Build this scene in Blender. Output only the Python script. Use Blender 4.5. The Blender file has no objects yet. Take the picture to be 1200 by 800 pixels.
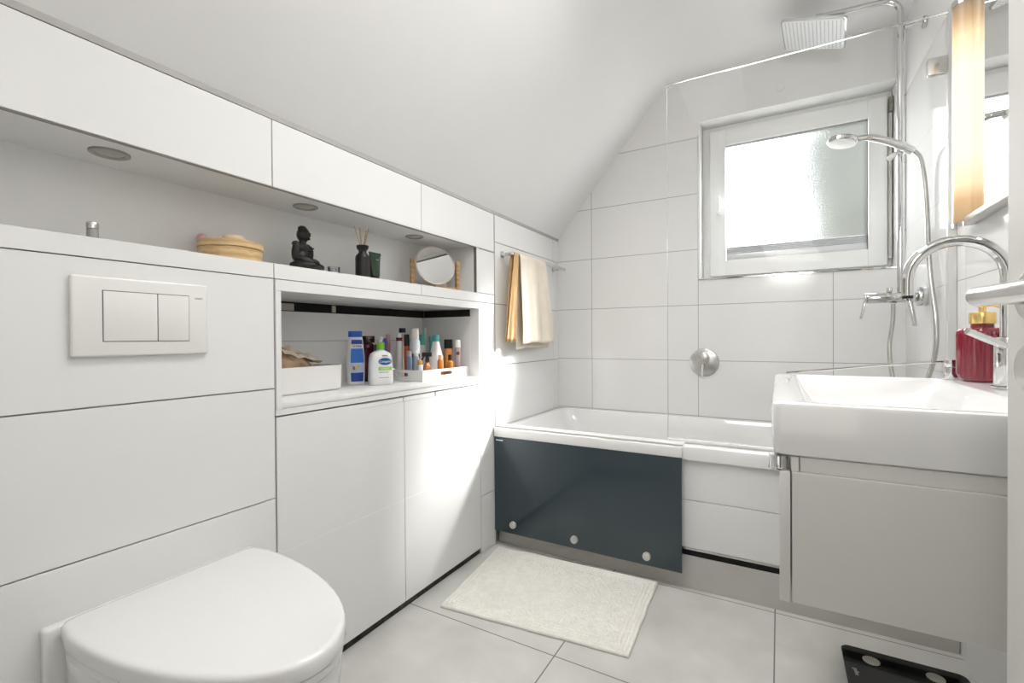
import bpy, bmesh, math, random
from math import sin, cos, pi, radians
from mathutils import Vector, Matrix, noise

random.seed(7)
SC = bpy.context.scene
COL = SC.collection
ORG = {}

# ------------------------------------------------------------------ materials
def new_mat(name):
    m = bpy.data.materials.new(name)
    m.use_nodes = True
    nt = m.node_tree
    b = nt.nodes.get('Principled BSDF')
    return m, nt, b

def mat(name, col, rough=0.5, metal=0.0, spec=0.5, var=0.0, scale=8.0, bump=0.0, bscale=60.0,
        trans=0.0, ior=1.45, coat=0.0, sub=0.0):
    m, nt, b = new_mat(name)
    b.inputs['Base Color'].default_value = (*col, 1)
    b.inputs['Roughness'].default_value = rough
    b.inputs['Metallic'].default_value = metal
    b.inputs['Specular IOR Level'].default_value = spec
    b.inputs['Transmission Weight'].default_value = trans
    b.inputs['IOR'].default_value = ior
    b.inputs['Coat Weight'].default_value = coat
    b.inputs['Coat Roughness'].default_value = 0.05
    tc = nt.nodes.new('ShaderNodeTexCoord')
    if var > 0:
        n = nt.nodes.new('ShaderNodeTexNoise'); n.inputs['Scale'].default_value = scale
        n.inputs['Detail'].default_value = 4
        nt.links.new(tc.outputs['Object'], n.inputs['Vector'])
        r = nt.nodes.new('ShaderNodeValToRGB')
        r.color_ramp.elements[0].position = .3; r.color_ramp.elements[1].position = .7
        r.color_ramp.elements[0].color = (*[c * (1 - var) for c in col], 1)
        r.color_ramp.elements[1].color = (*[min(1, c * (1 + var)) for c in col], 1)
        nt.links.new(n.outputs['Fac'], r.inputs['Fac'])
        nt.links.new(r.outputs['Color'], b.inputs['Base Color'])
    if bump > 0:
        n = nt.nodes.new('ShaderNodeTexNoise'); n.inputs['Scale'].default_value = bscale
        nt.links.new(tc.outputs['Object'], n.inputs['Vector'])
        bp = nt.nodes.new('ShaderNodeBump'); bp.inputs['Strength'].default_value = bump
        bp.inputs['Distance'].default_value = .002
        nt.links.new(n.outputs['Fac'], bp.inputs['Height'])
        nt.links.new(bp.outputs['Normal'], b.inputs['Normal'])
    return m

def tile_mat(name, col, grout, ax_u, off_u, pitch_u, ax_v, off_v, pitch_v, w=.003, rough=.2, var=0.02, scale=3., bump=.15):
    """joint grid in world coordinates"""
    m, nt, b = new_mat(name)
    L = nt.links.new
    geo = nt.nodes.new('ShaderNodeNewGeometry')
    sep = nt.nodes.new('ShaderNodeSeparateXYZ'); L(geo.outputs['Position'], sep.inputs[0])
    def line(ax, off, pitch):
        a = nt.nodes.new('ShaderNodeMath'); a.operation = 'SUBTRACT'
        L(sep.outputs['XYZ'.index(ax)], a.inputs[0]); a.inputs[1].default_value = off - pitch / 2
        f = nt.nodes.new('ShaderNodeMath'); f.operation = 'FLOORED_MODULO'
        L(a.outputs[0], f.inputs[0]); f.inputs[1].default_value = pitch
        s = nt.nodes.new('ShaderNodeMath'); s.operation = 'SUBTRACT'
        L(f.outputs[0], s.inputs[0]); s.inputs[1].default_value = pitch / 2
        ab = nt.nodes.new('ShaderNodeMath'); ab.operation = 'ABSOLUTE'; L(s.outputs[0], ab.inputs[0])
        return ab
    mn = nt.nodes.new('ShaderNodeMath'); mn.operation = 'MINIMUM'
    L(line(ax_u, off_u, pitch_u).outputs[0], mn.inputs[0]); L(line(ax_v, off_v, pitch_v).outputs[0], mn.inputs[1])
    mr = nt.nodes.new('ShaderNodeMapRange'); mr.inputs['From Min'].default_value = w * .35
    mr.inputs['From Max'].default_value = w * .65
    L(mn.outputs[0], mr.inputs['Value'])
    nz = nt.nodes.new('ShaderNodeTexNoise'); nz.inputs['Scale'].default_value = scale; nz.inputs['Detail'].default_value = 6
    L(geo.outputs['Position'], nz.inputs['Vector'])
    rp = nt.nodes.new('ShaderNodeValToRGB')
    rp.color_ramp.elements[0].position = .32; rp.color_ramp.elements[1].position = .68
    rp.color_ramp.elements[0].color = (*[c * (1 - var) for c in col], 1)
    rp.color_ramp.elements[1].color = (*[min(1, c * (1 + var)) for c in col], 1)
    L(nz.outputs['Fac'], rp.inputs['Fac'])
    mx = nt.nodes.new('ShaderNodeMix'); mx.data_type = 'RGBA'
    L(mr.outputs[0], mx.inputs[0]); mx.inputs[6].default_value = (*grout, 1); L(rp.outputs['Color'], mx.inputs[7])
    L(mx.outputs[2], b.inputs['Base Color'])
    rr = nt.nodes.new('ShaderNodeMapRange'); rr.inputs['To Min'].default_value = .8; rr.inputs['To Max'].default_value = rough
    L(mr.outputs[0], rr.inputs['Value']); L(rr.outputs[0], b.inputs['Roughness'])
    bp = nt.nodes.new('ShaderNodeBump'); bp.inputs['Strength'].default_value = bump; bp.inputs['Distance'].default_value = .002
    L(mr.outputs[0], bp.inputs['Height']); L(bp.outputs['Normal'], b.inputs['Normal'])
    return m

def stripe_mat(name, c1, c2, scale, axis='X', rough=.5, dist=2.0):
    m, nt, b = new_mat(name)
    tc = nt.nodes.new('ShaderNodeTexCoord')
    w = nt.nodes.new('ShaderNodeTexWave'); w.bands_direction = axis
    w.inputs['Scale'].default_value = scale; w.inputs['Distortion'].default_value = dist
    w.inputs['Detail'].default_value = 3; w.inputs['Detail Scale'].default_value = 2
    nt.links.new(tc.outputs['Object'], w.inputs['Vector'])
    r = nt.nodes.new('ShaderNodeValToRGB')
    r.color_ramp.elements[0].color = (*c1, 1); r.color_ramp.elements[1].color = (*c2, 1)
    nt.links.new(w.outputs['Fac'], r.inputs['Fac']); nt.links.new(r.outputs['Color'], b.inputs['Base Color'])
    b.inputs['Roughness'].default_value = rough
    return m

def clear_mat(name, tint, refl=.06, rough=.02):
    """thin clear glass: see-through with a fresnel reflection"""
    m, nt, b = new_mat(name)
    nt.nodes.remove(b)
    out = nt.nodes['Material Output']
    tr = nt.nodes.new('ShaderNodeBsdfTransparent'); tr.inputs[0].default_value = (*tint, 1)
    gl = nt.nodes.new('ShaderNodeBsdfGlossy'); gl.inputs['Roughness'].default_value = rough
    fr = nt.nodes.new('ShaderNodeFresnel'); fr.inputs[0].default_value = 1.45
    mu = nt.nodes.new('ShaderNodeMath'); mu.operation = 'MULTIPLY'; mu.inputs[1].default_value = refl / .04
    nt.links.new(fr.outputs[0], mu.inputs[0])
    mn = nt.nodes.new('ShaderNodeMath'); mn.operation = 'MINIMUM'; mn.inputs[1].default_value = 1.0
    nt.links.new(mu.outputs[0], mn.inputs[0])
    mx = nt.nodes.new('ShaderNodeMixShader')
    nt.links.new(mn.outputs[0], mx.inputs[0]); nt.links.new(tr.outputs[0], mx.inputs[1]); nt.links.new(gl.outputs[0], mx.inputs[2])
    nt.links.new(mx.outputs[0], out.inputs['Surface'])
    return m

WHITE = (.80, .795, .775)
M = {}
M['tile'] = mat('glossy_white_tile', (.81, .808, .80), .16, var=.012, scale=2.0, bump=.03, bscale=6)
M['grout'] = mat('grey_grout', (.30, .295, .285), .85, var=.1, scale=30)
M['plaster'] = mat('white_ceiling_paint', (.84, .838, .83), .33, spec=.35, var=.012, scale=2, bump=.02, bscale=40)
M['plaster_back'] = mat('warm_grey_paint', (.80, .79, .775), .55, spec=.3, var=.02, scale=2, bump=.03, bscale=40)
M['niche'] = mat('niche_paint', (.78, .775, .765), .45, var=.015, scale=4)
M['lacquer'] = mat('white_gloss_lacquer', (.82, .818, .81), .10, var=.008, scale=3)
M['laminate'] = mat('white_laminate', (.80, .797, .79), .28, var=.012, scale=5)
M['ceramic'] = mat('white_glazed_ceramic', (.81, .805, .80), .06, coat=.3, var=.006, scale=3)
M['plastic'] = mat('white_plastic', (.80, .795, .775), .22, var=.006, scale=6)
M['vanity'] = mat('matt_white_front', (.70, .685, .66), .42, var=.012, scale=4)
M['upvc'] = mat('white_window_plastic', (.84, .84, .83), .25, var=.006, scale=5)
M['gap_shade'] = mat('black_gap_shade', (.012, .011, .010), .9, var=.4, scale=30)  # near-black stands in for the shade inside open slots and gaps
M['caulk'] = mat('grey_silicone', (.40, .39, .375), .6, var=.06, scale=14)
M['chrome'] = mat('polished_chrome', (.66, .66, .655), .07, 1.0, var=.02, scale=20)
M['satin'] = mat('satin_steel', (.62, .61, .59), .27, 1.0, var=.03, scale=40)
M['mirror'] = mat('mirror_silver', (.90, .90, .89), .0, 1.0, var=.004, scale=3)
M['blue_glass'] = mat('slate_blue_glass', (.034, .050, .060), .012, spec=.6, var=.02, scale=2)
M['floor'] = tile_mat('grey_floor_tile', (.56, .55, .525), (.17, .165, .155), 'X', .5835, .6005, 'Y', 1.33, .6, w=.004, rough=.42, var=.10, scale=5)
M['back_tile'] = tile_mat('back_wall_tile', (.80, .795, .785), (.36, .355, .35), 'X', .2185, .6015, 'Z', .8715, .2995, w=.0034, rough=.13, var=.012)
M['right_tile'] = tile_mat('right_wall_tile', (.80, .795, .785), (.36, .355, .35), 'Y', 1.913, .6, 'Z', .8715, .2995, w=.0034, rough=.10, var=.012)
M['front_tile'] = tile_mat('front_wall_paint', (.80, .79, .77), (.36, .355, .35), 'X', .3, .6, 'Z', .8715, .2995, w=.003, rough=.2, var=.012)
M['plinth'] = mat('beige_grey_plinth', (.50, .485, .45), .5, var=.05, scale=6)
M['door_paint'] = mat('white_door_paint', (.66, .65, .62), .35, var=.01, scale=4)
M['black_plastic'] = mat('black_plastic', (.012, .012, .013), .3, var=.2, scale=20)
M['stone_black'] = mat('blackened_resin', (.010, .009, .0085), .45, var=.5, scale=60, bump=.5, bscale=150)
M['dark_ceramic'] = mat('dark_brown_glaze', (.012, .009, .009), .4, var=.25, scale=30)
M['reed'] = stripe_mat('rattan_reed', (.42, .29, .17), (.62, .47, .30), 40, 'Z', .7)
M['bamboo'] = stripe_mat('bamboo_wood', (.50, .33, .15), (.64, .46, .24), 18, 'Z', .45, 3)
M['oak'] = stripe_mat('oiled_wood', (.30, .16, .06), (.42, .25, .10), 14, 'Z', .5, 4)
M['green_tube'] = mat('dark_green_tube', (.014, .034, .014), .35, var=.1, scale=20)
M['card'] = mat('brown_cardboard', (.46, .32, .20), .8, var=.14, scale=14, bump=.3, bscale=50)
M['card_light'] = mat('pale_cardboard', (.62, .53, .45), .8, var=.1, scale=14)
M['towel_cream'] = mat('cream_cotton', (.76, .68, .58), .95, spec=.1, var=.05, scale=12, bump=.5, bscale=350)
M['towel_tan'] = mat('tan_cotton', (.56, .37, .19), .95, spec=.1, var=.06, scale=14, bump=.5, bscale=350)
M['mat'] = mat('ivory_cotton', (.80, .78, .73), .95, spec=.1, var=.05, scale=40, bump=.5, bscale=320)
M['ruby'] = mat('ruby_glass', (.20, .003, .020), .06, spec=.6, coat=.5, var=.2, scale=12)
M['gold'] = mat('brushed_brass', (.80, .58, .22), .25, 1.0, var=.05, scale=30)
M['scale_glass'] = mat('black_scale_glass', (.006, .006, .006), .06, spec=.5, var=.2, scale=4)
M['clear'] = clear_mat('clear_glass', (.996, .998, .997), .004, .01)
M['clear_plastic'] = clear_mat('clear_plastic', (.86, .88, .90), .10, .08)
M['edge'] = clear_mat('polished_glass_edge', (.90, .94, .93), .45, .12)
M['hose'] = stripe_mat('metal_hose', (.36, .35, .33), (.62, .61, .58), 160, 'Z', .25, 0)
M['hose'].node_tree.nodes['Principled BSDF'].inputs['Metallic'].default_value = .8
M['print_grey'] = mat('grey_print', (.28, .28, .27), .6, var=.02)
M['print_white'] = mat('white_print', (.8, .8, .8), .5, var=.02)
M['print_dark'] = mat('dark_print', (.02, .03, .05), .5, var=.02)

def flat(name, c, r=.3, **k):
    if name not in M: M[name] = mat(name, c, r, var=.05, scale=25, **k)
    return M[name]

# ------------------------------------------------------------------ mesh helpers
def NB(): return bmesh.new()

def merge(dst, src):
    me = bpy.data.meshes.new('tmp'); src.to_mesh(me); src.free()
    dst.from_mesh(me); bpy.data.meshes.remove(me)

def box(bm, x0, x1, y0, y1, z0, z1, bev=0.0, seg=2, mtx=None):
    t = NB()
    bmesh.ops.create_cube(t, size=1)
    for v in t.verts:
        v.co = Vector(((x0 + x1) / 2 + v.co.x * (x1 - x0), (y0 + y1) / 2 + v.co.y * (y1 - y0), (z0 + z1) / 2 + v.co.z * (z1 - z0)))
    if bev > 0:
        bmesh.ops.bevel(t, geom=t.edges[:], offset=bev, segments=seg, profile=.5, affect='EDGES')
    if mtx is not None: t.transform(mtx)
    merge(bm, t); return bm

def lathe(bm, prof, center=(0, 0, 0), seg=32, sx=1.0, sy=1.0, axis=None, cap=True):
    """profile of (radius, height); axis: direction of the height axis"""
    t = NB(); rings = []
    for r, h in prof:
        if r < 1e-6: rings.append([t.verts.new((0, 0, h))])
        else: rings.append([t.verts.new((r * sx * cos(2 * pi * i / seg), r * sy * sin(2 * pi * i / seg), h)) for i in range(seg)])
    for a, b in zip(rings, rings[1:]):
        for i in range(seg):
            j = (i + 1) % seg
            if len(a) == 1 and len(b) == 1: continue
            if len(a) == 1: t.faces.new((a[0], b[j], b[i]))
            elif len(b) == 1: t.faces.new((a[i], a[j], b[0]))
            else: t.faces.new((a[i], a[j], b[j], b[i]))
    if cap:
        if len(rings[0]) > 1: t.faces.new(rings[0][::-1])
        if len(rings[-1]) > 1: t.faces.new(rings[-1])
    bmesh.ops.recalc_face_normals(t, faces=t.faces[:])
    R = Matrix.Identity(4)
    if axis is not None: R = Vector((0, 0, 1)).rotation_difference(Vector(axis)).to_matrix().to_4x4()
    t.transform(Matrix.Translation(Vector(center)) @ R)
    merge(bm, t); return bm

def cyl(bm, p0, p1, r0, r1=None, seg=24, bev=0.0):
    p0 = Vector(p0); p1 = Vector(p1); r1 = r0 if r1 is None else r1; h = (p1 - p0).length
    if bev > 0: pr = [(r0 - bev, 0), (r0 - bev * .3, bev * .3), (r0, bev), (r1, h - bev), (r1 - bev * .3, h - bev * .3), (r1 - bev, h)]
    else: pr = [(r0, 0), (r1, h)]
    return lathe(bm, pr, p0, seg, axis=(p1 - p0).normalized())

def spline(pts, n=8):
    pts = [Vector(p) for p in pts]; out = []
    P = [pts[0] * 2 - pts[1]] + pts + [pts[-1] * 2 - pts[-2]]
    for i in range(1, len(P) - 2):
        for k in range(n):
            t = k / n
            a, b, c, d = P[i - 1], P[i], P[i + 1], P[i + 2]
            out.append(.5 * ((2 * b) + (c - a) * t + (2 * a - 5 * b + 4 * c - d) * t * t + (3 * b - a - 3 * c + d) * t ** 3))
    out.append(pts[-1]); return out

def tube(bm, pts, r, seg=12, cap=True):
    pts = [Vector(p) for p in pts]; t = NB(); rings = []
    prev = None
    for i, p in enumerate(pts):
        d = (pts[min(i + 1, len(pts) - 1)] - pts[max(i - 1, 0)]).normalized()
        if prev is None:
            u = d.orthogonal().normalized()
        else:
            u = (prev - d * prev.dot(d)).normalized()
        prev = u; w = d.cross(u)
        rr = r[i] if isinstance(r, (list, tuple)) else r
        rings.append([t.verts.new(p + u * rr * cos(2 * pi * k / seg) + w * rr * sin(2 * pi * k / seg)) for k in range(seg)])
    for a, b in zip(rings, rings[1:]):
        for k in range(seg):
            j = (k + 1) % seg; t.faces.new((a[k], a[j], b[j], b[k]))
    if cap: t.faces.new(rings[0][::-1]); t.faces.new(rings[-1])
    bmesh.ops.recalc_face_normals(t, faces=t.faces[:])
    merge(bm, t); return bm

def ell(bm, c, r, rot=None, seg=20):
    t = NB(); bmesh.ops.create_uvsphere(t, u_segments=seg, v_segments=seg // 2 + 2, radius=1)
    mtx = Matrix.Translation(Vector(c)) @ (rot.to_4x4() if rot is not None else Matrix.Identity(4)) @ Matrix.Diagonal((*r, 1))
    t.transform(mtx); merge(bm, t); return bm

def loft(bm, loops, close_first=False, close_last=False):
    t = NB(); R = [[t.verts.new(p) for p in L] for L in loops]; n = len(R[0])
    for a, b in zip(R, R[1:]):
        for i in range(n):
            j = (i + 1) % n; t.faces.new((a[i], a[j], b[j], b[i]))
    if close_first: t.faces.new(R[0][::-1])
    if close_last: t.faces.new(R[-1])
    bmesh.ops.recalc_face_normals(t, faces=t.faces[:])
    merge(bm, t); return bm

def rrect(x0, x1, y0, y1, r, z, k=6):
    r = min(r, (x1 - x0) / 2 - 1e-4, (y1 - y0) / 2 - 1e-4); out = []
    for cx, cy, a0 in ((x1 - r, y1 - r, 0), (x0 + r, y1 - r, 90), (x0 + r, y0 + r, 180), (x1 - r, y0 + r, 270)):
        for i in range(k + 1):
            a = radians(a0 + 90 * i / k); out.append(Vector((cx + r * cos(a), cy + r * sin(a), z)))
    return out

def world_org(parent): return ORG.get(parent.name, Vector((0, 0, 0))) if parent else Vector((0, 0, 0))

def obj(name, bm, m, parent=None, ang=35, label=None):
    """link a bmesh given in world coordinates as one object, child of parent"""
    bmesh.ops.remove_doubles(bm, verts=bm.verts[:], dist=1e-6)
    if parent is None:
        xs = [v.co for v in bm.verts]
        o = Vector(((min(v.x for v in xs) + max(v.x for v in xs)) / 2, (min(v.y for v in xs) + max(v.y for v in xs)) / 2, min(v.z for v in xs)))
    else: o = world_org(parent)
    for v in bm.verts: v.co -= o
    me = bpy.data.meshes.new(name); bm.to_mesh(me); bm.free()
    for p in me.polygons: p.use_smooth = True
    me.set_sharp_from_angle(angle=radians(ang))
    me.materials.append(m)
    ob = bpy.data.objects.new(name, me); COL.objects.link(ob)
    if parent is None: ob.location = o
    else: ob.parent = parent
    ORG[ob.name] = o
    if label: ob['label'] = label
    return ob

def thing(name, label, cat, loc, group=None):
    o = bpy.data.objects.new(name, None); COL.objects.link(o)
    o.empty_display_size = .05; o.location = loc; ORG[o.name] = Vector(loc)
    o['label'] = label; o['category'] = cat
    if group: o['group'] = group
    return o

def tag(o, label, cat, group=None):
    o['label'] = label; o['category'] = cat
    if group: o['group'] = group
    return o

def struct(name, bm, m, parent=None, label=None):
    o = obj(name, bm, m, parent)
    if parent is None: o['kind'] = 'structure'
    if label: o['label'] = label
    return o

def text(name, s, size, m, parent, loc, xdir, ydir, depth=.0004):
    """flat lettering: xdir = reading direction, ydir = up"""
    cu = bpy.data.curves.new(name, 'FONT'); cu.body = s; cu.size = size; cu.extrude = depth
    cu.align_x = 'CENTER'; cu.align_y = 'CENTER'; cu.resolution_u = 2
    tmp = bpy.data.objects.new('tmp_text', cu); COL.objects.link(tmp)
    dg = bpy.context.evaluated_depsgraph_get()
    me = bpy.data.meshes.new_from_object(tmp.evaluated_get(dg))
    bpy.data.objects.remove(tmp); bpy.data.curves.remove(cu)
    bm = NB(); bm.from_mesh(me); bpy.data.meshes.remove(me)
    X = Vector(xdir).normalized(); Y = Vector(ydir).normalized(); Z = X.cross(Y)
    R = Matrix((X, Y, Z)).transposed().to_4x4()
    bm.transform(Matrix.Translation(Vector(loc)) @ R)
    return obj(name, bm, m, parent)

# ------------------------------------------------------------------ camera
CAM = Vector((1.19845, 0.0, 1.0))
yaw, pit, rol = radians(29.771), radians(.446), radians(-.3526)
fw = Vector((-sin(yaw) * cos(pit), cos(yaw) * cos(pit), -sin(pit)))
r0 = Vector((cos(yaw), sin(yaw), 0)); u0 = r0.cross(fw)
rt = cos(rol) * r0 + sin(rol) * u0; up = -sin(rol) * r0 + cos(rol) * u0
cd = bpy.data.cameras.new('camera'); cd.sensor_width = 36; cd.lens = 547.34 * 36 / 1200; cd.clip_start = .01
co = bpy.data.objects.new('camera', cd); COL.objects.link(co)
co.matrix_world = Matrix(((rt.x, up.x, -fw.x, CAM.x), (rt.y, up.y, -fw.y, CAM.y), (rt.z, up.z, -fw.z, CAM.z), (0, 0, 0, 1)))
SC.camera = co

# ------------------------------------------------------------------ room shell
XR, YB = 1.69, 2.685
YF = -.10
struct('floor', box(NB(), -.36, 1.9, -1.6, 2.9, -.1, 0), M['floor'])

# left wall: grout bed plus separate slabs with real joints
b = NB()
for (y0, y1, z0, z1) in ((YF, .789, 0, 1.166), (1.799, YB, 0, 1.20), (1.7735, YB, 1.155, 1.612), (YF, 1.93, 1.424, 1.60)):
    box(b, -.36, -.006, y0, y1, z0, z1)
box(b, -.36, -.335, .789, 1.799, 0, 1.19)
box(b, -.36, -.0215, .789, 1.7735, 1.158, 1.19)
wl = struct('wall_left', b, M['grout'])
b = NB(); g = .0016
def slab(y0, y1, z0, z1): box(b, -.02, 0, y0 + g, y1 - g, z0 + g, z1 - g, .0006, 1)
rows = [0, .265, .565, .865, 1.166]
for z0, z1 in zip(rows, rows[1:]):
    slab(YF, .787, z0, z1); slab(1.799, 1.926, z0, z1)
rows2 = [.45, .565, .8665, 1.166, 1.4665, 1.600]
for z0, z1 in zip(rows2, rows2[1:]):
    slab(1.930, 2.601, z0, z1); slab(2.601, YB, z0, z1)
slab(1.772, 1.926, 1.208, 1.412)
for y0, y1 in ((YF, .785), (.785, 1.396), (1.396, 1.926)):
    slab(y0, y1, 1.415, 1.600)
struct('wall_tiles', b, M['tile'], wl)
b = NB()
for y0, y1 in ((YF, .787), (.787, 1.394), (1.394, 1.926)):
    box(b, -.22 if y1 < 1.5 else -.02, 0, y0 + g, y1 - g, 1.167, 1.2075, .0006, 1)
box(b, -.22, -.0205, 1.394 + g, 1.771, 1.167, 1.2075)
struct('niche_ledge', b, M['tile'], wl)
b = NB()
box(b, -.36, -.215, YF, 1.80, 1.20, 1.44)
box(b, -.215, -.005, YF, 1.80, 1.4205, 1.44)
box(b, -.215, -.005, 1.7705, 1.80, 1.2075, 1.43)
box(b, -.215, -.005, YF - .03, YF, 1.2075, 1.43)
struct('niche_lining', b, M['niche'], wl)
b = NB(); box(b, -.012, .001, YF, YB, 1.600, 1.6145)
struct('silicone_seam', b, M['caulk'], wl)
b = NB(); box(b, -.004, .0008, YF, 1.773, 1.4118, 1.4152); box(b, -.012, .0006, 1.7690, 1.7728, 1.208, 1.4118)
struct('edge_profile', b, mat('taupe_edge', (.15, .135, .115), .5, var=.1), wl)
struct('corner_strip', box(NB(), -.006, .0016, 1.9262, 1.9298, .03, 1.60), M['caulk'], wl)

# sloped and flat ceiling in one sheet
b = NB(); prof = [(-.30, 1.262), (0, 1.6145), (.58, 2.2975)]
c0 = Vector((.58, 2.2975)); c1 = Vector((.672, 2.4)); c2 = Vector((.82, 2.4))
for k in range(1, 9):
    t = k / 8; p = c0 * (1 - t) ** 2 + c1 * 2 * t * (1 - t) + c2 * t * t; prof.append((p.x, p.y))
prof += [(1.9, 2.4)]
prof = prof[1:]
lo = [(x, z) for x, z in prof]; hi = [(1.9, 2.52), (.70, 2.52), (-.12, 1.62)]
loop = lo + hi
loft(b, [[Vector((x, YF - .12, z)) for x, z in loop], [Vector((x, YB + .3, z)) for x, z in loop]], True, True)
struct('ceiling', b, M['plaster'])

# back wall around the window opening
WX0, WX1, WZ0, WZ1 = .824, 1.664, 1.309, 2.157
YO = 2.86
b = NB()
box(b, -.36, WX0, YB, YO, 0, 2.078); box(b, WX1, 1.9, YB, YO, 0, 2.078)
box(b, WX0, WX1, YB, YO, 0, WZ0)
wb = struct('wall_back', b, M['back_tile'])
b = NB()
box(b, -.05, WX0 , YB + .002, YO, 2.0785, 2.5); box(b, WX1, 1.9, YB + .002, YO, 2.0785, 2.5)
box(b, WX0, WX1, YB + .002, YO, WZ1, 2.5)
struct('upper_plaster', b, M['plaster_back'], wb)
b = NB()   # white plaster lining of the window recess
box(b, WX0, WX0 + .006, YB - .001, 2.83, WZ0, WZ1); box(b, WX1 - .004, WX1, YB - .001, 2.83, WZ0, WZ1)
box(b, WX0 + .006, WX1 - .004, YB - .001, 2.83, WZ1 - .006, WZ1)
struct('recess_lining', b, M['upvc'], wb)

b = NB(); box(b, XR, 1.9, YF - .12, YO, 0, 2.078)
wr = struct('wall_right', b, M['right_tile'])
struct('upper_plaster', box(NB(), XR + .001, 1.9, YF - .12, YO, 2.0785, 2.5), M['plaster'], wr)

b = NB()   # wall with the doorway the picture is taken from
box(b, -.36, .70, YF - .12, YF, 0, 2.5); box(b, 1.60, 1.9, YF - .12, YF, 0, 2.5); box(b, .70, 1.60, YF - .12, YF, 2.08, 2.5)
struct('wall_front', b, M['plaster'])
b = NB(); box(b, -.36, 1.9, -1.62, -1.5, 0, 2.5); box(b, -.36, -.24, -1.5, YF - .12, 0, 2.5); box(b, 1.8, 1.9, -1.5, YF - .12, 0, 2.5)
box(b, -.36, 1.9, -1.62, YF - .12, 2.5, 2.56)
struct('wall_hallway', b, mat('hallway_paint', (.20, .185, .165), .6, var=.05, scale=3))

b = NB()
box(b, WX0 - .004, WX1, YB - .006, YB + .004, WZ0 - .006, WZ0 + .002, .001, 1)
struct('trim_1', b, M['chrome'])
b = NB()
box(b, WX0 - .006, WX0 - .001, YB - .004, YB + .002, WZ0 + .002, 2.078, .001, 1)
struct('trim_2', b, M['satin'])

# ------------------------------------------------------------------ window
win = thing('window_1', 'white framed tilt window with frosted pane above the bath', 'window', ((WX0 + WX1) / 2, 2.80, WZ0))
win['kind'] = 'structure'
def ring(bm, x0, x1, z0, z1, wl_, wr_, wb_, wt_, y0, y1, bev=.003):
    box(bm, x0, x0 + wl_, y0, y1, z0, z1, bev); box(bm, x1 - wr_, x1, y0, y1, z0, z1, bev)
    box(bm, x0 + wl_ - .002, x1 - wr_ + .002, y0, y1, z0, z0 + wb_, bev); box(bm, x0 + wl_ - .002, x1 - wr_ + .002, y0, y1, z1 - wt_, z1, bev)
b = NB(); ring(b, WX0 + .0065, WX1 - .0045, WZ0 + .003, WZ1 - .0065, .045, .022, .035, .035, 2.80, 2.855)
obj('window_frame', b, M['upvc'], win)
b = NB(); ring(b, .870, 1.640, 1.330, 2.118, .078, .074, .083, .088, 2.772, 2.812, .005)
sash = obj('sash', b, M['upvc'], win)
b = NB(); ring(b, .944, 1.570, 1.409, 2.034, .0035, .004, .002, .006, 2.777, 2.81, .0)
obj('glazing_seal', b, mat('grey_rubber', (.10, .10, .10), .6, var=.1), win)
# frosted pane
m, nt, bs = new_mat('frosted_glass')
nt.nodes.remove(bs); out = nt.nodes['Material Output']
rf = nt.nodes.new('ShaderNodeBsdfRefraction'); rf.inputs['IOR'].default_value = 1.22; rf.inputs['Roughness'].default_value = .50
tc = nt.nodes.new('ShaderNodeTexCoord'); vz = nt.nodes.new('ShaderNodeTexNoise'); vz.inputs['Scale'].default_value = 130
nt.links.new(tc.outputs['Object'], vz.inputs['Vector'])
bp = nt.nodes.new('ShaderNodeBump'); bp.inputs['Strength'].default_value = .55; bp.inputs['Distance'].default_value = .004
nt.links.new(vz.outputs['Fac'], bp.inputs['Height']); nt.links.new(bp.outputs['Normal'], rf.inputs['Normal'])
tl = nt.nodes.new('ShaderNodeBsdfTranslucent'); tl.inputs[0].default_value = (.85, .88, .88, 1)
tr = nt.nodes.new('ShaderNodeBsdfTransparent'); tr.inputs[0].default_value = (.95, .97, .97, 1)
gl = nt.nodes.new('ShaderNodeBsdfGlossy'); gl.inputs['Roughness'].default_value = .12
nt.links.new(bp.outputs['Normal'], gl.inputs['Normal'])
m1 = nt.nodes.new('ShaderNodeMixShader'); m1.inputs[0].default_value = .004
m2 = nt.nodes.new('ShaderNodeMixShader'); m2.inputs[0].default_value = .07
m3 = nt.nodes.new('ShaderNodeMixShader'); m3.inputs[0].default_value = .05
nt.links.new(rf.outputs[0], m1.inputs[1]); nt.links.new(tl.outputs[0], m1.inputs[2])
nt.links.new(m1.outputs[0], m2.inputs[1]); nt.links.new(tr.outputs[0], m2.inputs[2])
nt.links.new(m2.outputs[0], m3.inputs[1]); nt.links.new(gl.outputs[0], m3.inputs[2])
nt.links.new(m3.outputs[0], out.inputs['Surface'])
t = NB(); vs = [t.verts.new(p) for p in ((.945, 2.80, 1.41), (1.569, 2.80, 1.41), (1.569, 2.80, 2.034), (.945, 2.80, 2.034))]
t.faces.new(vs)
obj('frosted_pane', t, m, win)
b = NB(); box(b, .905, .925, 2.760, 2.7725, 1.660, 1.705, .003); box(b, .909, .921, 2.742, 2.762, 1.672, 1.690, .003)
hd = obj('window_handle', b, M['upvc'], win)
obj('lever', box(NB(), .907, .923, 2.732, 2.745, 1.675, 1.752, .004), M['upvc'], hd)
b = NB(); box(b, 1.6425, 1.6585, 2.752, 2.786, 2.038, 2.106, .003); box(b, 1.646, 1.656, 2.746, 2.752, 2.05, 2.075, .002)
obj('hinge', b, mat('dull_hinge_metal', (.22, .21, .18), .45, .6, var=.2, scale=40), win)
obj('hinge_cover', box(NB(), 1.643, 1.655, 2.764, 2.786, 1.36, 2.036, .003), mat('pale_grey_seal', (.52, .51, .48), .5, var=.05), win)
bl = thing('roller_blind', 'narrow grey blind bar gathered along the bottom of the frosted window pane', 'blind', (1.257, 2.79, 1.411))
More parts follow.
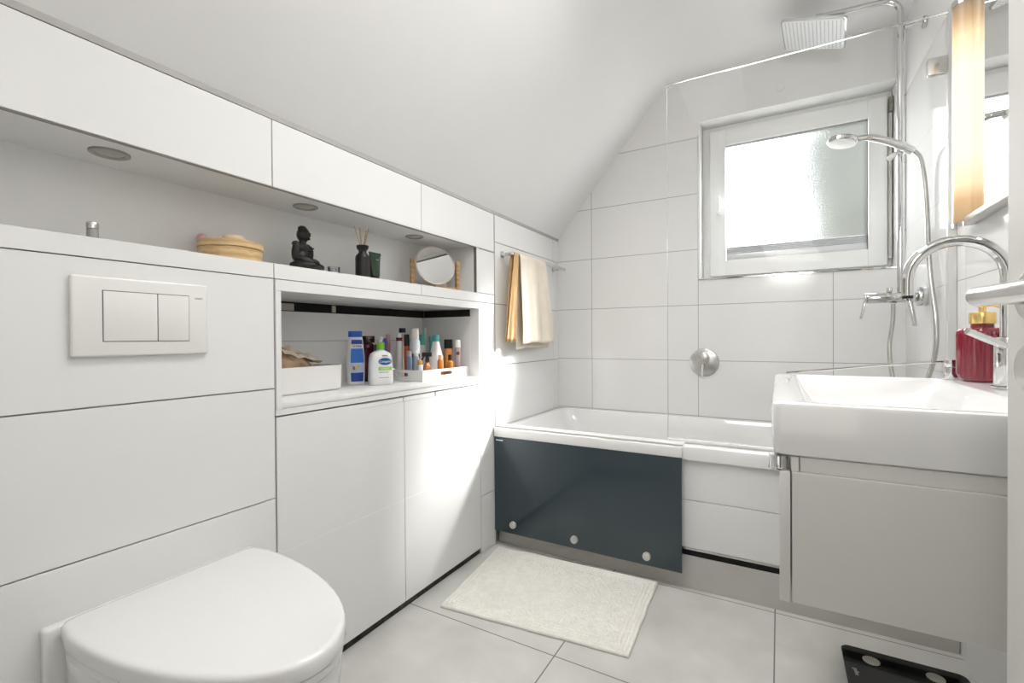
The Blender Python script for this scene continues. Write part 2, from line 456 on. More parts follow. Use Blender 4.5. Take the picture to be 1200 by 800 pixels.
obj('blind_bar', box(NB(), .950, 1.566, 2.783, 2.797, 1.411, 1.446, .003), mat('blind_alu', (.60, .61, .62), .35, .5, var=.05), bl)
b = NB()
for k in range(4): box(b, .951, 1.565, 2.785 + .001 * (k % 2), 2.796, 1.446 + k * .0095, 1.4552 + k * .0095, .002, 1)
obj('folded_fabric', b, mat('blind_fabric', (.50, .515, .53), .8, var=.06, scale=30), bl)

# tree outside, right of the house
b = NB(); bmesh.ops.create_icosphere(b, subdivisions=5, radius=1)
for v in b.verts:
    n = v.co.normalized()
    d = 1 + .22 * noise.noise(n * 3.1) + .12 * noise.noise(n * 8.0 + Vector((3, 1, 2)))
    v.co = Vector((n.x * 1.25 * d + 2.62, n.y * .9 * d + 6.2, n.z * 2.1 * d + 2.3))
tree = thing('garden_tree', 'blurred green garden tree seen through the frosted window pane', 'tree', (2.45, 6.2, 0))
obj('foliage', b, mat('tree_leaves', (.018, .020, .015), .8, var=.5, scale=6, bump=1, bscale=8), tree)
obj('trunk', cyl(NB(), (2.45, 6.2, 0), (2.45, 6.2, 1.2), .12, .10, 14), mat('bark', (.12, .09, .07), .9, var=.3), tree)
struct('ground', box(NB(), -8, 10, 2.9, 14, -.1, 0), mat('gravel', (.05, .05, .048), .95, var=.3, scale=3))

# ------------------------------------------------------------------ niche spotlights
ring_m = mat('nickel_ring', (.34, .32, .29), .35, .8, var=.05, scale=40)
lens_m = mat('frosted_lens', (.40, .385, .36), .45, var=.04, scale=40)
for i, (y, lab) in enumerate(((.466, 'round recessed spotlight in the niche ceiling nearest the flush plate'),
                              (.966, 'round recessed spotlight in the niche ceiling above the dark figurine'),
                              (1.476, 'round recessed spotlight in the niche ceiling beside the round mirror'))):
    t = thing('recessed_spotlight', lab, 'spotlight', (-.106, y, 1.4205), 'recessed spotlights over the niche ledge')
    b = NB(); lathe(b, [(.0375, 0), (.0375, -.003), (.034, -.0045), (.028, -.003), (.026, 0)], (-.106, y, 1.4205), 36, cap=False)
    obj('trim_ring', b, ring_m, t)
    b = NB(); lathe(b, [(0, -.0030), (.020, -.0024), (.0255, -.0006)], (-.106, y, 1.4205), 32, cap=False)
    obj('lens', b, lens_m, t)

# ------------------------------------------------------------------ flush plate
fp = thing('flush_plate', 'white dual flush plate with two square buttons on the tiled wall', 'flush plate', (0, .485, .967))
b = NB(); box(b, 0, .012, .360, .610, .967, 1.129, .0045, 3)
obj('plate', b, M['plastic'], fp)
obj('button_recess', box(NB(), .0118, .0124, .4085, .5685, .9970, 1.1020), mat('button_gap', (.10, .095, .09), .8, var=.1), fp)
obj('large_button', box(NB(), .012, .0142, .4098, .5042, .9984, 1.1005, .0008), M['plastic'], fp)
obj('small_button', box(NB(), .012, .0142, .5060, .5672, .9984, 1.1005, .0008), M['plastic'], fp)
text('lettering', 'GEBERIT', .0046, M['print_grey'], fp, (.0122, .5895, 1.0965), (0, 1, 0), (0, 0, 1))

# ------------------------------------------------------------------ toilet
to = thing('toilet', 'white wall hung toilet with closed lid under the flush plate', 'toilet', (.02, .512, .08))
def dshape(z, x0, xf, hw, hb, yc=.5165, n=2.0, k=30, xs=.10):
    pts = []
    for i in range(k + 1):
        a = -pi / 2 + pi * i / k
        c, s = cos(a), sin(a)
        x = xs + (xf - xs) * abs(c) ** (2 / n); y = hw * math.copysign(abs(s) ** (2 / n), s)
        pts.append(Vector((x, yc + y, z)))
    r = .022
    for (cx, cy, a0) in ((x0 + r, yc + hb - r, 90), (x0 + r, yc - hb + r, 180)):
        for i in range(5):
            a = radians(a0 + 90 * i / 4); pts.append(Vector((cx + r * cos(a), cy + r * sin(a), z)))
    return pts
def D(z, inset): return dshape(z, .028 + inset, .534 - inset, .196 - inset, .188 - inset)
b = NB(); loft(b, [D(.4440, .004), D(.4455, .0008), D(.449, 0), D(.468, .0005), D(.473, .003), D(.4755, .007), D(.4763, .014)], True, True)
obj('lid', b, M['ceramic'], to, 50)
b = NB(); loft(b, [D(.427, .006), D(.4285, .004), D(.441, .004), D(.4425, .007)], True, True)
obj('seat', b, M['ceramic'], to)
def B(z, f): return dshape(z, .0305, .528 - f * .9, .190 - f * .35, .182 - f * .2)
b = NB(); loft(b, [B(.4262, .004), B(.424, .0), B(.40, .002), B(.33, .012), B(.24, .045), B(.15, .11), B(.10, .17), B(.085, .21)], True, True)
obj('bowl', b, M['ceramic'], to)
b = NB(); box(b, .0005, .0275, .312, .712, .10, .4655, .006, 3)
obj('back_block', b, M['ceramic'], to)

# ------------------------------------------------------------------ built-in cabinet with open shelf
cab = thing('built_in_cabinet', 'white built in cabinet with two flat doors and an open shelf', 'cabinet', (-.16, 1.294, .03))
b = NB()
box(b, -.328, .004, .7885, .805, .807, 1.1335, .0008, 1)          # left cheek
box(b, -.328, .004, .7885, 1.7975, 1.134, 1.1645, .0008, 1)      # top
box(b, -.045, .004, 1.783, 1.7975, .824, 1.134, .0008, 1)        # right cheek, front
box(b, -.328, -.045, 1.783, 1.7975, .824, 1.1005, .0008, 1)      # right cheek, below the slot
obj('shelf_case', b, M['laminate'], cab)
b = NB(); box(b, -.334, -.328, .805, 1.783, .9935, 1.1005, .0006, 1); box(b, -.334, -.328, .805, 1.783, .82, .992, .0006, 1)
obj('back_panel', b, M['laminate'], cab)
b = NB(); box(b, -.3345, -.333, .79, 1.797, 1.095, 1.14); box(b, -.33, -.05, 1.796, 1.7985, 1.095, 1.14)  # black sheets painted as the dark of the open cavity
obj('service_slot', b, M['gap_shade'], cab)
b = NB(); box(b, -.3325, -.322, .83, 1.075, 1.103, 1.128, .001, 1)
for k in range(3): box(b, -.3215, -.320, .90 + .05 * k, .93 + .05 * k, 1.116, 1.122)
obj('connector_strip', b, flat('beige_connector', (.42, .38, .33), .5), cab)
b = NB(); box(b, -.3325, -.326, 1.245, 1.262, 1.104, 1.130, .001, 1)
obj('cable_clip', b, flat('beige_connector', (.42, .38, .33), .5), cab)
b = NB(); box(b, -.328, .002, .7885, 1.7975, .807, .824, .003, 2)
obj('shelf_board', b, M['laminate'], cab)
b = NB(); box(b, -.328, 0, .7885, 1.7975, .789, .8065, .0008, 1)
obj('front_rail', b, M['lacquer'], cab)
obj('cabinet_body', box(NB(), -.328, -.021, .793, 1.797, .035, .7885), M['gap_shade'], cab)
def door(y0, y1, cut0, cut1):
    b = NB(); z1 = .785; zc = .768
    t = NB()
    prof = [(y0, .030), (y1, .030), (y1, z1)]
    if cut1 < y1: prof += [(cut1, z1), (cut1, zc), (cut0, zc), (cut0, z1)] if cut0 > y0 else [(cut1, z1), (cut1, zc)]
    else: prof += []
    if cut1 >= y1: prof = [(y0, .030), (y1, .030), (y1, zc), (cut0, zc), (cut0, z1), (y0, z1)]
    elif cut0 <= y0: prof = [(y0, .030), (y1, .030), (y1, z1), (cut1, z1), (cut1, zc), (y0, zc)]
    lo = [Vector((-.019, y, z)) for y, z in prof]; hi_ = [Vector((0, y, z)) for y, z in prof]
    loft(b, [lo, hi_], True, True)
    return b
d1 = obj('cabinet_door', door(.7905, 1.2915, 1.083, 1.2915), M['lacquer'], cab)
d2 = obj('cabinet_door', door(1.2945, 1.7955, 1.2945, 1.477), M['lacquer'], cab)
for d, y0, y1 in ((d1, .797, 1.290), (d2, 1.296, 1.794)):
    obj('panel_seam', box(NB(), -.001, .0004, y0, y1, .4065, .4085), flat('seam_white', (.86, .855, .84), .3), d)
for d, y0, y1 in ((d1, 1.085, 1.2912), (d2, 1.2948, 1.475)):
    b = NB(); box(b, -.0205, -.004, y0, y1, .7675, .7845, .002, 1)
    obj('grip_recess', b, M['laminate'], d)
# dark mottled block filling the gap below the doors
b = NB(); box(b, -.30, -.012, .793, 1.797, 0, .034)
obj('toe_gap', b, mat('dark_mottled_toe', (.035, .03, .025), .9, var=.8, scale=40), cab)

# ------------------------------------------------------------------ things on the niche ledge (z = 1.2075)
ZL = 1.2085
t = thing('spice_jar', 'tiny clear jar with dark contents at the left end of the niche ledge', 'jar', (-.10, .432, ZL))
obj('glass_body', lathe(NB(), [(.0095, 0), (.0105, .002), (.0105, .033), (.009, .035)], (-.10, .432, ZL), 24), flat('smoky_glass', (.33, .33, .32), .1), t)
obj('lid', lathe(NB(), [(.011, 0), (.011, .011), (.010, .013), (0, .013)], (-.10, .432, ZL + .035), 24), M['satin'], t)
t = thing('bamboo_steamer', 'round bamboo box with lid and knob on the niche ledge', 'basket', (-.10, .735, ZL))
c = (-.115, .737, ZL)
obj('basket', lathe(NB(), [(.072, 0), (.076, .002), (.077, .036), (.0755, .038), (.070, .038)], c, 48), M['bamboo'], t)
obj('lid', lathe(NB(), [(.0765, 0), (.079, .001), (.079, .016), (.077, .018), (.05, .021), (0, .023)], (c[0], c[1], ZL + .0385), 48), M['bamboo'], t)
obj('knob', lathe(NB(), [(.026, 0), (.027, .008), (.0265, .013), (.022, .016), (0, .0165)], (c[0] + .012, c[1], ZL + .060), 32), stripe_mat('pale_bamboo', (.55, .43, .26), (.70, .60, .43), 20, 'Z', .4), t)
t = thing('pink_bauble', 'small pink ball peeking out behind the bamboo box', 'ball', (-.188, .695, ZL))
obj('ball', ell(NB(), (-.188, .699, ZL + .071), (.014, .014, .014)), flat('pink_soft', (.72, .42, .42), .5), t)
obj('stem', cyl(NB(), (-.188, .699, ZL), (-.188, .699, ZL + .066), .004, seg=10), flat('pink_soft', (.72, .42, .42), .5), t)

# seated figurine: blended body, base and robe folds
fx, fy = -.105, .962
t = thing('seated_figurine', 'small black seated meditating figurine on the niche ledge', 'figurine', (fx, fy, ZL))
F = Matrix.Rotation(radians(22), 3, 'Z')     # local +x = facing direction
def W(p): 
    q = F @ Vector(p); return Vector((fx + q.x, fy + q.y, ZL + p[2]))
b = NB()
def E(p, r, tilt=0, yawd=0): ell(b, W(p), r, F @ Matrix.Rotation(radians(yawd), 3, 'Z') @ Matrix.Rotation(radians(tilt), 3, 'Y'), 22)
E((-.012, 0, .022), (.030, .036, .020)); E((-.012, 0, .050), (.021, .027, .030)); E((-.012, 0, .078), (.0185, .033, .019))
for s in (-1, 1):
    E((.016, s * .036, .020), (.040, .018, .014), 0, s * -30)     # thighs
    E((.036, s * .012, .014), (.014, .036, .011), 0, s * 12)      # crossed shins
    E((-.008, s * .039, .064), (.012, .011, .030), 6)             # upper arms
    E((.014, s * .030, .040), (.027, .009, .009), 16, s * -26)    # forearms
    E((-.012, s * .030, .088), (.012, .013, .010))                # shoulders
E((.034, 0, .033), (.012, .015, .007)); E((-.008, 0, .098), (.011, .012, .012))
E((-.006, 0, .122), (.0205, .0195, .024)); E((-.009, 0, .141), (.0140, .0140, .010))
E((.0150, 0, .119), (.0045, .004, .006)); E((.0125, 0, .108), (.005, .007, .004))
for s in (-1, 1): E((-.008, s * .0195, .117), (.005, .003, .011)); E((.011, s * .008, .126), (.004, .005, .003))
for k in range(5): E((-.004 + .004 * k, .026 - .011 * k, .083 - .010 * k), (.019 - .001 * k, .006, .004), 0, 20)   # robe folds
body = obj('figure', b, M['stone_black'], t, 180)
md = body.modifiers.new('Remesh', 'REMESH'); md.mode = 'VOXEL'; md.voxel_size = .0017; md.use_smooth_shade = True
ms = body.modifiers.new('Smooth', 'SMOOTH'); ms.iterations = 2; ms.factor = .5
b = NB(); ell(b, W((.006, 0, .004)), (.05, .05, .0042), F)
obj('base', b, M['stone_black'], t)
t = thing('glass_tealight', 'tiny clear glass tealight holder beside the black figurine', 'candle holder', (-.10, 1.067, ZL))
obj('glass_cup', lathe(NB(), [(.017, 0), (.019, .002), (.020, .032), (.0185, .032), (.0175, .006), (0, .006)], (-.10, 1.067, ZL), 28), M['clear_plastic'], t)
obj('candle', lathe(NB(), [(.015, 0), (.015, .010), (0, .011)], (-.10, 1.067, ZL + .0062), 24), flat('pale_wax', (.62, .60, .56), .5), t)
t = thing('reed_diffuser', 'dark brown bottle with pale reeds on the niche ledge', 'diffuser', (-.10, 1.193, ZL))
obj('bottle', lathe(NB(), [(.022, 0), (.025, .002), (.0258, .01), (.0258, .080), (.024, .088), (.014, .100), (.0135, .106), (.0205, .115), (.0215, .125), (.0185, .1265), (.013, .126)], (-.10, 1.193, ZL), 36), M['dark_ceramic'], t)
b = NB()
for dy, dx, h in ((-.034, -.004, .064), (-.020, .008, .060), (-.028, .012, .058), (.028, .002, .066), (.024, -.006, .060)):
    p0 = Vector((-.10, 1.193, ZL + .10)); p1 = Vector((-.10 + dx, 1.193 + dy, ZL + .126 + h))
    cyl(b, p0 + (p1 - p0) * .15, p1, .0016, seg=8)
obj('reeds', b, M['reed'], t)
# squeeze tube standing on its cap
t = thing('squeeze_tube', 'dark green squeeze tube standing on its cap beside the diffuser', 'tube', (-.10, 1.252, ZL))
ty = 1.251; b = NB(); loops = []
for k in range(9):
    f = k / 8; z = ZL + .024 + f * .078; wy = .019 + .010 * f; wx = .016 * (1 - f) ** .8 + .0012
    loops.append([Vector((-.10 + wx * sin(2 * pi * i / 28), ty + wy * cos(2 * pi * i / 28), z)) for i in range(28)])
loft(b, loops, True, True); box(b, -.1016, -.0984, ty - .0293, ty + .0293, ZL + .101, ZL + .110, .0006, 1)
obj('tube_body', b, M['green_tube'], t)
obj('cap', lathe(NB(), [(.016, 0), (.0165, .002), (.0165, .022), (.015, .0235)], (-.10, ty, ZL), 28), M['black_plastic'], t)
b = NB(); box(b, -.087, -.0865, ty - .006, ty + .008, ZL + .080, ZL + .0835)
obj('printed_mark', b, flat('pale_green_print', (.20, .28, .18), .5), t)
# round vanity mirror in a wooden stand
my, mz = 1.583, 1.314
t = thing('tabletop_mirror', 'round swivel mirror in a wooden stand on the niche ledge', 'mirror', (-.08, my, ZL))
ax = Vector((.83, -.50, .25)).normalized(); cc = Vector((-.085, my, mz))
hv = Vector((ax.y, -ax.x, 0)).normalized() * -1
b = NB(); lathe(b, [(.0835, -.004), (.0875, -.003), (.0885, 0), (.0875, .004), (.0835, .005)], cc, 56, axis=ax, cap=False)
obj('rim', b, flat('pale_pink_rim', (.70, .60, .52), .4), t)
b = NB(); lathe(b, [(0, .003), (.0845, .003)], cc, 56, axis=ax, cap=False); 
obj('mirror_glass', b, M['mirror'], t)
b = NB(); lathe(b, [(0, -.0035), (.0845, -.0035)], cc, 56, axis=ax, cap=False)
obj('back_plate', b, M['oak'], t)
hn = Vector((hv.x, hv.y, 0)).normalized()
for s in (-1, 1):
    p = cc + hn * s * .1015
    b = NB(); mt = Matrix.Translation((p.x, p.y, 0)) @ Matrix.Rotation(math.atan2(hn.y, hn.x), 4, 'Z')
    box(b, -.0075, .0075, -.010, .010, ZL, mz + .022, .0015, 2, mt)
    obj('post', b, M['oak'], t)
    obj('pivot', cyl(NB(), cc + hn * s * .087, cc + hn * s * .096, .003, seg=10), M['satin'], t)
b = NB(); mt = Matrix.Translation((cc.x, cc.y, 0)) @ Matrix.Rotation(math.atan2(hn.y, hn.x), 4, 'Z')
box(b, -.0935, .0935, -.009, .009, ZL, ZL + .013, .0015, 2, mt)
obj('crossbar', b, M['oak'], t)
t = tag(obj('folded_card', box(NB(), -.160, -.150, 1.665, 1.745, ZL, ZL + .055, .001, 1), M['card_light']), 'small beige card box standing behind the round mirror stand', 'box')

# ------------------------------------------------------------------ things on the open shelf (z = .824)
ZS = .8245
bx = thing('storage_box', 'white open storage box holding crumpled brown paper', 'box', (-.20, 1.0, ZS))
b = NB()
x0, x1, y0, y1, zt = -.285, -.125, .812, 1.121, ZS + .086
L = [rrect(x0 + .006, x1 - .006, y0 + .006, y1 - .006, .012, ZS), rrect(x0, x1, y0, y1, .014, ZS + .006), rrect(x0, x1, y0, y1, .008, zt),
     rrect(x0 + .004, x1 - .004, y0 + .004, y1 - .004, .007, zt), rrect(x0 + .004, x1 - .004, y0 + .004, y1 - .004, .01, ZS + .006)]
loft(b, L, True, True)
obj('box_shell', b, M['plastic'], bx)
# crumpled brown paper bag resting inside
pb = thing('paper_bag', 'crumpled brown paper bag sticking out of the white storage box', 'bag', (-.20, .93, ZS + .01))
def sheet(bm, pts, th=.002):
    t = NB(); vs = [t.verts.new(p) for p in pts]; f = t.faces.new(vs)
    bmesh.ops.recalc_face_normals(t, faces=t.faces[:])
    ret = bmesh.ops.extrude_face_region(t, geom=t.faces[:]); n = f.normal.copy()
    for e in ret['geom']:
        if isinstance(e, bmesh.types.BMVert): e.co += n * th
    merge(bm, t)
zb = ZS + .008
def crumple(bm, quad, nu, nv, amp, seed, th=.0016):
    a, b_, c, d = [Vector(p) for p in quad]; n = ((b_ - a).cross(d - a)).normalized(); g_ = []
    t = NB()
    for i in range(nu + 1):
        r = []
        for j in range(nv + 1):
            u, v = i / nu, j / nv; p = (a * (1 - u) + b_ * u) * (1 - v) + (d * (1 - u) + c * u) * v
            q = Vector((u * 5 + seed, v * 5, seed * 2.3)); r.append(t.verts.new(p + n * amp * (noise.noise(q) + .7 * abs(noise.noise(q * 2.1)))))
        g_.append(r)
    fs = [t.faces.new((g_[i][j], g_[i + 1][j], g_[i + 1][j + 1], g_[i][j + 1])) for i in range(nu) for j in range(nv)]
    bmesh.ops.solidify(t, geom=fs, thickness=th); merge(bm, t)
b = NB()
crumple(b, ((-.146, .826, zb), (-.146, 1.045, zb), (-.168, 1.020, zt + .024), (-.172, .870, zt + .082)), 10, 8, .018, 1.0)
crumple(b, ((-.265, .826, zb), (-.265, 1.045, zb), (-.235, 1.000, zt + .018), (-.215, .885, zt + .080)), 9, 7, .010, 4.0)
crumple(b, ((-.270, .828, zb), (-.150, .828, zb), (-.165, .850, zt + .060), (-.240, .850, zt + .062)), 7, 6, .010, 7.0)
obj('bag_body', b, M['card'], pb, 12)
b = NB()
crumple(b, ((-.150, .905, zt + .052), (-.145, 1.050, zt + .006), (-.215, 1.055, zt + .030), (-.212, .870, zt + .096)), 9, 6, .016, 9.0)
crumple(b, ((-.141, .826, zt - .030), (-.141, .868, zt - .016), (-.158, .880, zt + .070), (-.160, .828, zt + .050)), 5, 8, .012, 12.0)
crumple(b, ((-.148, 1.010, zt + .012), (-.146, 1.062, zt + .002), (-.215, 1.062, zt + .022), (-.205, 1.000, zt + .030)), 4, 4, .006, 15.0)
obj('folded_flap', b, M['card_light'], pb, 12)

def lathe_bottle(name, label, cat, x, y, z, parts, group=None, seg=28):
    t = thing(name, label, cat, (x, y, z), group)
    for (pn, prof, mm, sx, sy, rot) in parts:
        bb = NB(); lathe(bb, prof, (0, 0, 0), seg, sx, sy)
        bb.transform(Matrix.Translation((x, y, z)) @ Matrix.Rotation(radians(rot), 4, 'Z'))
        obj(pn, bb, mm, t)
    return t
VD = Vector((.82, -.57, 0)).normalized()           # from the shelf towards the room's doorway
def facing(x, y, bias=0):
    d = Vector((CAM.x - x, CAM.y - y, 0)).normalized()
    return Matrix.Rotation(radians(bias), 3, 'Z') @ d
def patch(parent, name, m, x, y, z0, z1, half, r_out, bias=0, sx=1.0, sy=1.0, rot=0, n=10, a0=None, a1=None, prof=None):
    """label wrapped on an elliptical bottle; angles in degrees from the local front (+x)"""
    bm_ = NB(); a0 = -half if a0 is None else a0; a1 = half if a1 is None else a1
    zs = [z0 + (z1 - z0) * k / 6 for k in range(7)]
    for zi in range(6):
        for i in range(n):
            q = []
            for (aa, zz) in ((a0 + (a1 - a0) * i / n, zs[zi]), (a0 + (a1 - a0) * (i + 1) / n, zs[zi]), (a0 + (a1 - a0) * (i + 1) / n, zs[zi + 1]), (a0 + (a1 - a0) * i / n, zs[zi + 1])):
                r = r_out(zz) if callable(r_out) else r_out
                p = Vector((r * sx * cos(radians(aa)), r * sy * sin(radians(aa)), zz)); q.append(bm_.verts.new(p))
            bm_.faces.new(q)
    bmesh.ops.remove_doubles(bm_, verts=bm_.verts[:], dist=1e-5)
    bm_.transform(Matrix.Translation((x, y, 0)) @ Matrix.Rotation(radians(rot), 4, 'Z'))
    return obj(name, bm_, m, parent)

# tall shampoo bottle
sx_, sy_ = .62, 1.0; x, y = -.222, 1.265
fr = facing(x, y); rot = math.degrees(math.atan2(fr.y, fr.x)) + 12
blue = flat('royal_blue', (.03, .12, .55), .3); whiteb = flat('bottle_white', (.78, .78, .80), .28); navy = flat('navy_label', (.02, .06, .33), .35)
sp = [(.030, 0), (.0325, .003), (.0330, .02), (.0348, .07), (.0345, .11), (.0300, .155), (.0268, .178), (.0262, .182)]
t = lathe_bottle('shampoo_bottle', 'tall white shampoo bottle with blue cap and blue label on the open shelf', 'bottle', x, y, ZS,
    [('bottle_body', sp, whiteb, sx_, sy_, rot), ('cap', [(.0262, .1822), (.0268, .184), (.0262, .2035), (.024, .205), (0, .205)], blue, sx_ + .04, sy_, rot)], seg=40)
def srad(z):
    h = z - ZS
    for (r0_, h0), (r1_, h1) in zip(sp, sp[1:]):
        if h0 <= h <= h1: return r0_ + (r1_ - r0_) * (h - h0) / max(1e-6, h1 - h0) + .0006
    return .033
A0, A1 = -38, 52
for nm, m_, z0, z1, a0, a1 in (('upper_label', navy, .155, .172, A0, A1), ('brand_label', flat('pale_label', (.85, .88, .92), .3), .1385, .155, A0, A1),
        ('middle_label', flat('mid_blue_label', (.04, .17, .62), .3), .084, .1385, A0, A1), ('picture_label', flat('sky_label', (.55, .66, .85), .3), .046, .084, A0, A1),
        ('lower_label', navy, .012, .046, A0, A1)):
    patch(t, nm, m_, x, y, ZS + z0, ZS + z1, 40, srad, sx=sx_, sy=sy_, rot=rot, a0=a0, a1=a1)
nrm = Matrix.Rotation(radians(rot + 6), 3, 'Z') @ Vector((1, 0, 0))
rd = Vector((-nrm.y, nrm.x, 0))
ctr = Vector((x, y, 0)) + nrm * .0222
text('brand_lettering', 'ELMAR', .0115, M['print_dark'], t, (ctr.x, ctr.y, ZS + .1465), rd, (0, 0, 1))
b = NB(); ell(b, Vector((x, y, ZS + .066)) + nrm * .0225 - rd * .007, (.002, .008, .006), Matrix.Rotation(radians(rot), 3, 'Z'))
ell(b, Vector((x, y, ZS + .070)) + nrm * .0225 + rd * .003, (.002, .006, .005), Matrix.Rotation(radians(rot), 3, 'Z'))
obj('printed_flower', b, flat('yellow_bloom', (.75, .52, .22), .5), t)
ell_b = NB(); ell(ell_b, Vector((x, y, ZS + .064)) + nrm * .0222 - rd * .013, (.002, .005, .007), Matrix.Rotation(radians(rot), 3, 'Z'))
obj('printed_leaf', ell_b, flat('brown_bloom', (.30, .14, .06), .5), t)

# pump lotion bottle
x, y = -.128, 1.303; fr = facing(x, y); rot = math.degrees(math.atan2(fr.y, fr.x)) + 10
t = thing('lotion_bottle', 'wide white pump lotion bottle with green collar and oval logo', 'bottle', (x, y, ZS))
mt = Matrix.Translation((x, y, ZS)) @ Matrix.Rotation(radians(rot), 4, 'Z')
b = NB(); Ls = []
for hw, th, h in ((.043, .024, 0), (.0455, .0265, .003), (.0455, .0265, .03), (.0440, .026, .085), (.0425, .025, .105), (.037, .022, .118), (.026, .018, .126), (.0155, .0145, .130), (.0145, .0145, .133)):
    Ls.append([Vector((p.x, p.y, h)) for p in rrect(-th, th, -hw, hw, min(hw, th) * .72, 0, 6)])
loft(b, Ls, True, True); b.transform(mt); obj('bottle_body', b, whiteb, t, 60)
gm = flat('lime_green', (.20, .52, .04), .35)
b = NB(); lathe(b, [(.0150, .1335), (.0158, .135), (.0152, .160), (.0135, .162)], (0, 0, 0), 32); b.transform(mt); obj('collar', b, gm, t)
b = NB(); lathe(b, [(.0075, .1622), (.0080, .166), (.0080, .181), (.0065, .183), (0, .183)], (0, 0, 0), 24); box(b, 0, .026, -.006, .006, .170, .180, .003); b.transform(mt); obj('pump_head', b, whiteb, t)
nrm = Vector((cos(radians(rot)), sin(radians(rot)), 0)); rd = Vector((-nrm.y, nrm.x, 0)); base = Vector((x, y, ZS)) + nrm * .0260
def plate(parent, nm, c, hw, hh, mm, oval=False, th=.0012):
    bb = NB(); n = 32
    if oval: pts = [c + rd * hw * cos(2 * pi * k / n) + Vector((0, 0, hh * sin(2 * pi * k / n))) for k in range(n)]
    else: pts = [c - rd * hw - Vector((0, 0, hh)), c + rd * hw - Vector((0, 0, hh)), c + rd * hw + Vector((0, 0, hh)), c - rd * hw + Vector((0, 0, hh))]
    loft(bb, [pts, [p + nrm * th for p in pts]], True, True); return obj(nm, bb, mm, parent)
Z_ = lambda h: Vector((0, 0, h))
plate(t, 'logo_oval', base + rd * .012 + Z_(.089), .0245, .0135, flat('petrol_blue', (.005, .10, .24), .3), True)
plate(t, 'green_band', base + rd * .012 + Z_(.062), .025, .0065, flat('light_green', (.36, .62, .18), .4))
q = base + nrm * .0014
text('logo_lettering', 'Cetaphil', .0125, M['print_white'], t, q + rd * .012 + Z_(.0885), rd, (0, 0, 1))
text('band_lettering', 'LOTION', .0075, M['print_white'], t, q + rd * .012 + Z_(.062), rd, (0, 0, 1))
b = NB()
plate(t, 'small_print', base - nrm * .0006 + rd * .007 + Z_(.048), .018, .0012, M['print_grey'])
plate(t, 'small_print', base - nrm * .0006 + rd * .008 + Z_(.028), .018, .0012, M['print_grey'])
plate(t, 'small_print', base - nrm * .0006 + rd * .011 + Z_(.111), .010, .002, M['print_grey'])

# dark maroon bottle behind, with a navy jar in front of it
x, y = -.285, 1.385; mar = flat('maroon_plastic', (.07, .008, .014), .25)
t = thing('maroon_bottle', 'dark maroon bottle between the shampoo and the lotion bottle', 'bottle', (x, y, ZS))
b = NB(); loft(b, [rrect(x - .017, x + .017, y - .026, y + .026, .01, ZS), rrect(x - .017, x + .017, y - .026, y + .026, .01, ZS + .15), rrect(x - .012, x + .012, y - .018, y + .018, .008, ZS + .158)], True, True)
obj('bottle_body', b, mar, t)
b = NB(); box(b, x - .017, x + .017, y - .025, y + .025, ZS + .1585, ZS + .187, .003)
obj('cap', b, flat('black_cherry', (.03, .008, .012), .25), t)
x, y = -.235, 1.392; 
t = lathe_bottle('navy_bottle', 'small navy blue bottle just left of the lotion pump collar', 'bottle', x, y, ZS,
    [('bottle_body', [(.013, 0), (.0135, .002), (.0135, .11), (.0115, .118)], flat('dark_navy', (.01, .015, .06), .3), 1, 1, 0),
     ('cap', [(.0125, .1182), (.0128, .120), (.0125, .150), (.011, .152), (0, .152)], flat('navy_cap', (.015, .02, .09), .35), 1, 1, 0)])

# tray with cut-out handles
tr_ = thing('tray', 'white wooden tray with cut out handles full of toiletries', 'tray', (-.145, 1.605, ZS))
tx0, tx1, ty0, ty1 = -.262, -.045, 1.448, 1.762; tz0, tz1 = ZS, ZS + .046; th = .006
obj('tray_base', box(NB(), tx0, tx1, ty0, ty1, tz0, tz0 + .005, .0008, 1), M['plastic'], tr_)
def wall_with_slot(axis):
    """axis 'y': wall along y (front), 'x': wall along x (side); slot is a rounded rectangle"""
    L = (ty1 - ty0) if axis == 'y' else (tx1 - tx0); h = tz1 - tz0 - .005
    hs, hh = (.041, .0075) if axis == 'y' else (.034, .0075); zc = .022; n = 48
    inner, outer = [], []
    for k in range(n):
        a = 2 * pi * (k + .5) / n
        dx, dz = cos(a), sin(a)
        rr = hh
        px = (hs - rr) * (1 if dx > 0 else -1) + rr * dx; inner.append((px, zc + rr * dz))
        # where the ray from the slot point hits the wall rectangle
        s = min(((L / 2) / abs(dx)) if abs(dx) > 1e-6 else 1e9, ((h - zc) / dz if dz > 0 else (zc / -dz)) if abs(dz) > 1e-6 else 1e9)
        outer.append((max(-L / 2, min(L / 2, dx * s)), max(0, min(h, zc + dz * s))))
    # snap the nearest outer points to the rectangle's corners
    for cx in (-L / 2, L / 2):
        for cz in (0, h):
            i = min(range(n), key=lambda k: (outer[k][0] - cx) ** 2 + (outer[k][1] - cz) ** 2); outer[i] = (cx, cz)
    t = NB()
    def V(u, w, d): return t.verts.new((u, d, w))
    oi = [V(u, w, 0) for u, w in inner]; oo = [V(u, w, 0) for u, w in outer]
    ii = [V(u, w, th) for u, w in inner]; io = [V(u, w, th) for u, w in outer]
    for k in range(n):
        j = (k + 1) % n
        for q in ((oo[k], oo[j], oi[j], oi[k]), (io[j], io[k], ii[k], ii[j]), (oi[k], oi[j], ii[j], ii[k]), (oo[j], oo[k], io[k], io[j])):
            t.faces.new(q)
    bmesh.ops.recalc_face_normals(t, faces=t.faces[:])
    return t
def place_wall(axis, at, flip):
    t = wall_with_slot(axis)
    if axis == 'y': t.transform(Matrix.Translation((at, (ty0 + ty1) / 2, tz0 + .005)) @ Matrix.Rotation(radians(90), 4, 'Z'))
    else: t.transform(Matrix.Translation(((tx0 + tx1) / 2, at, tz0 + .005)))
    return t
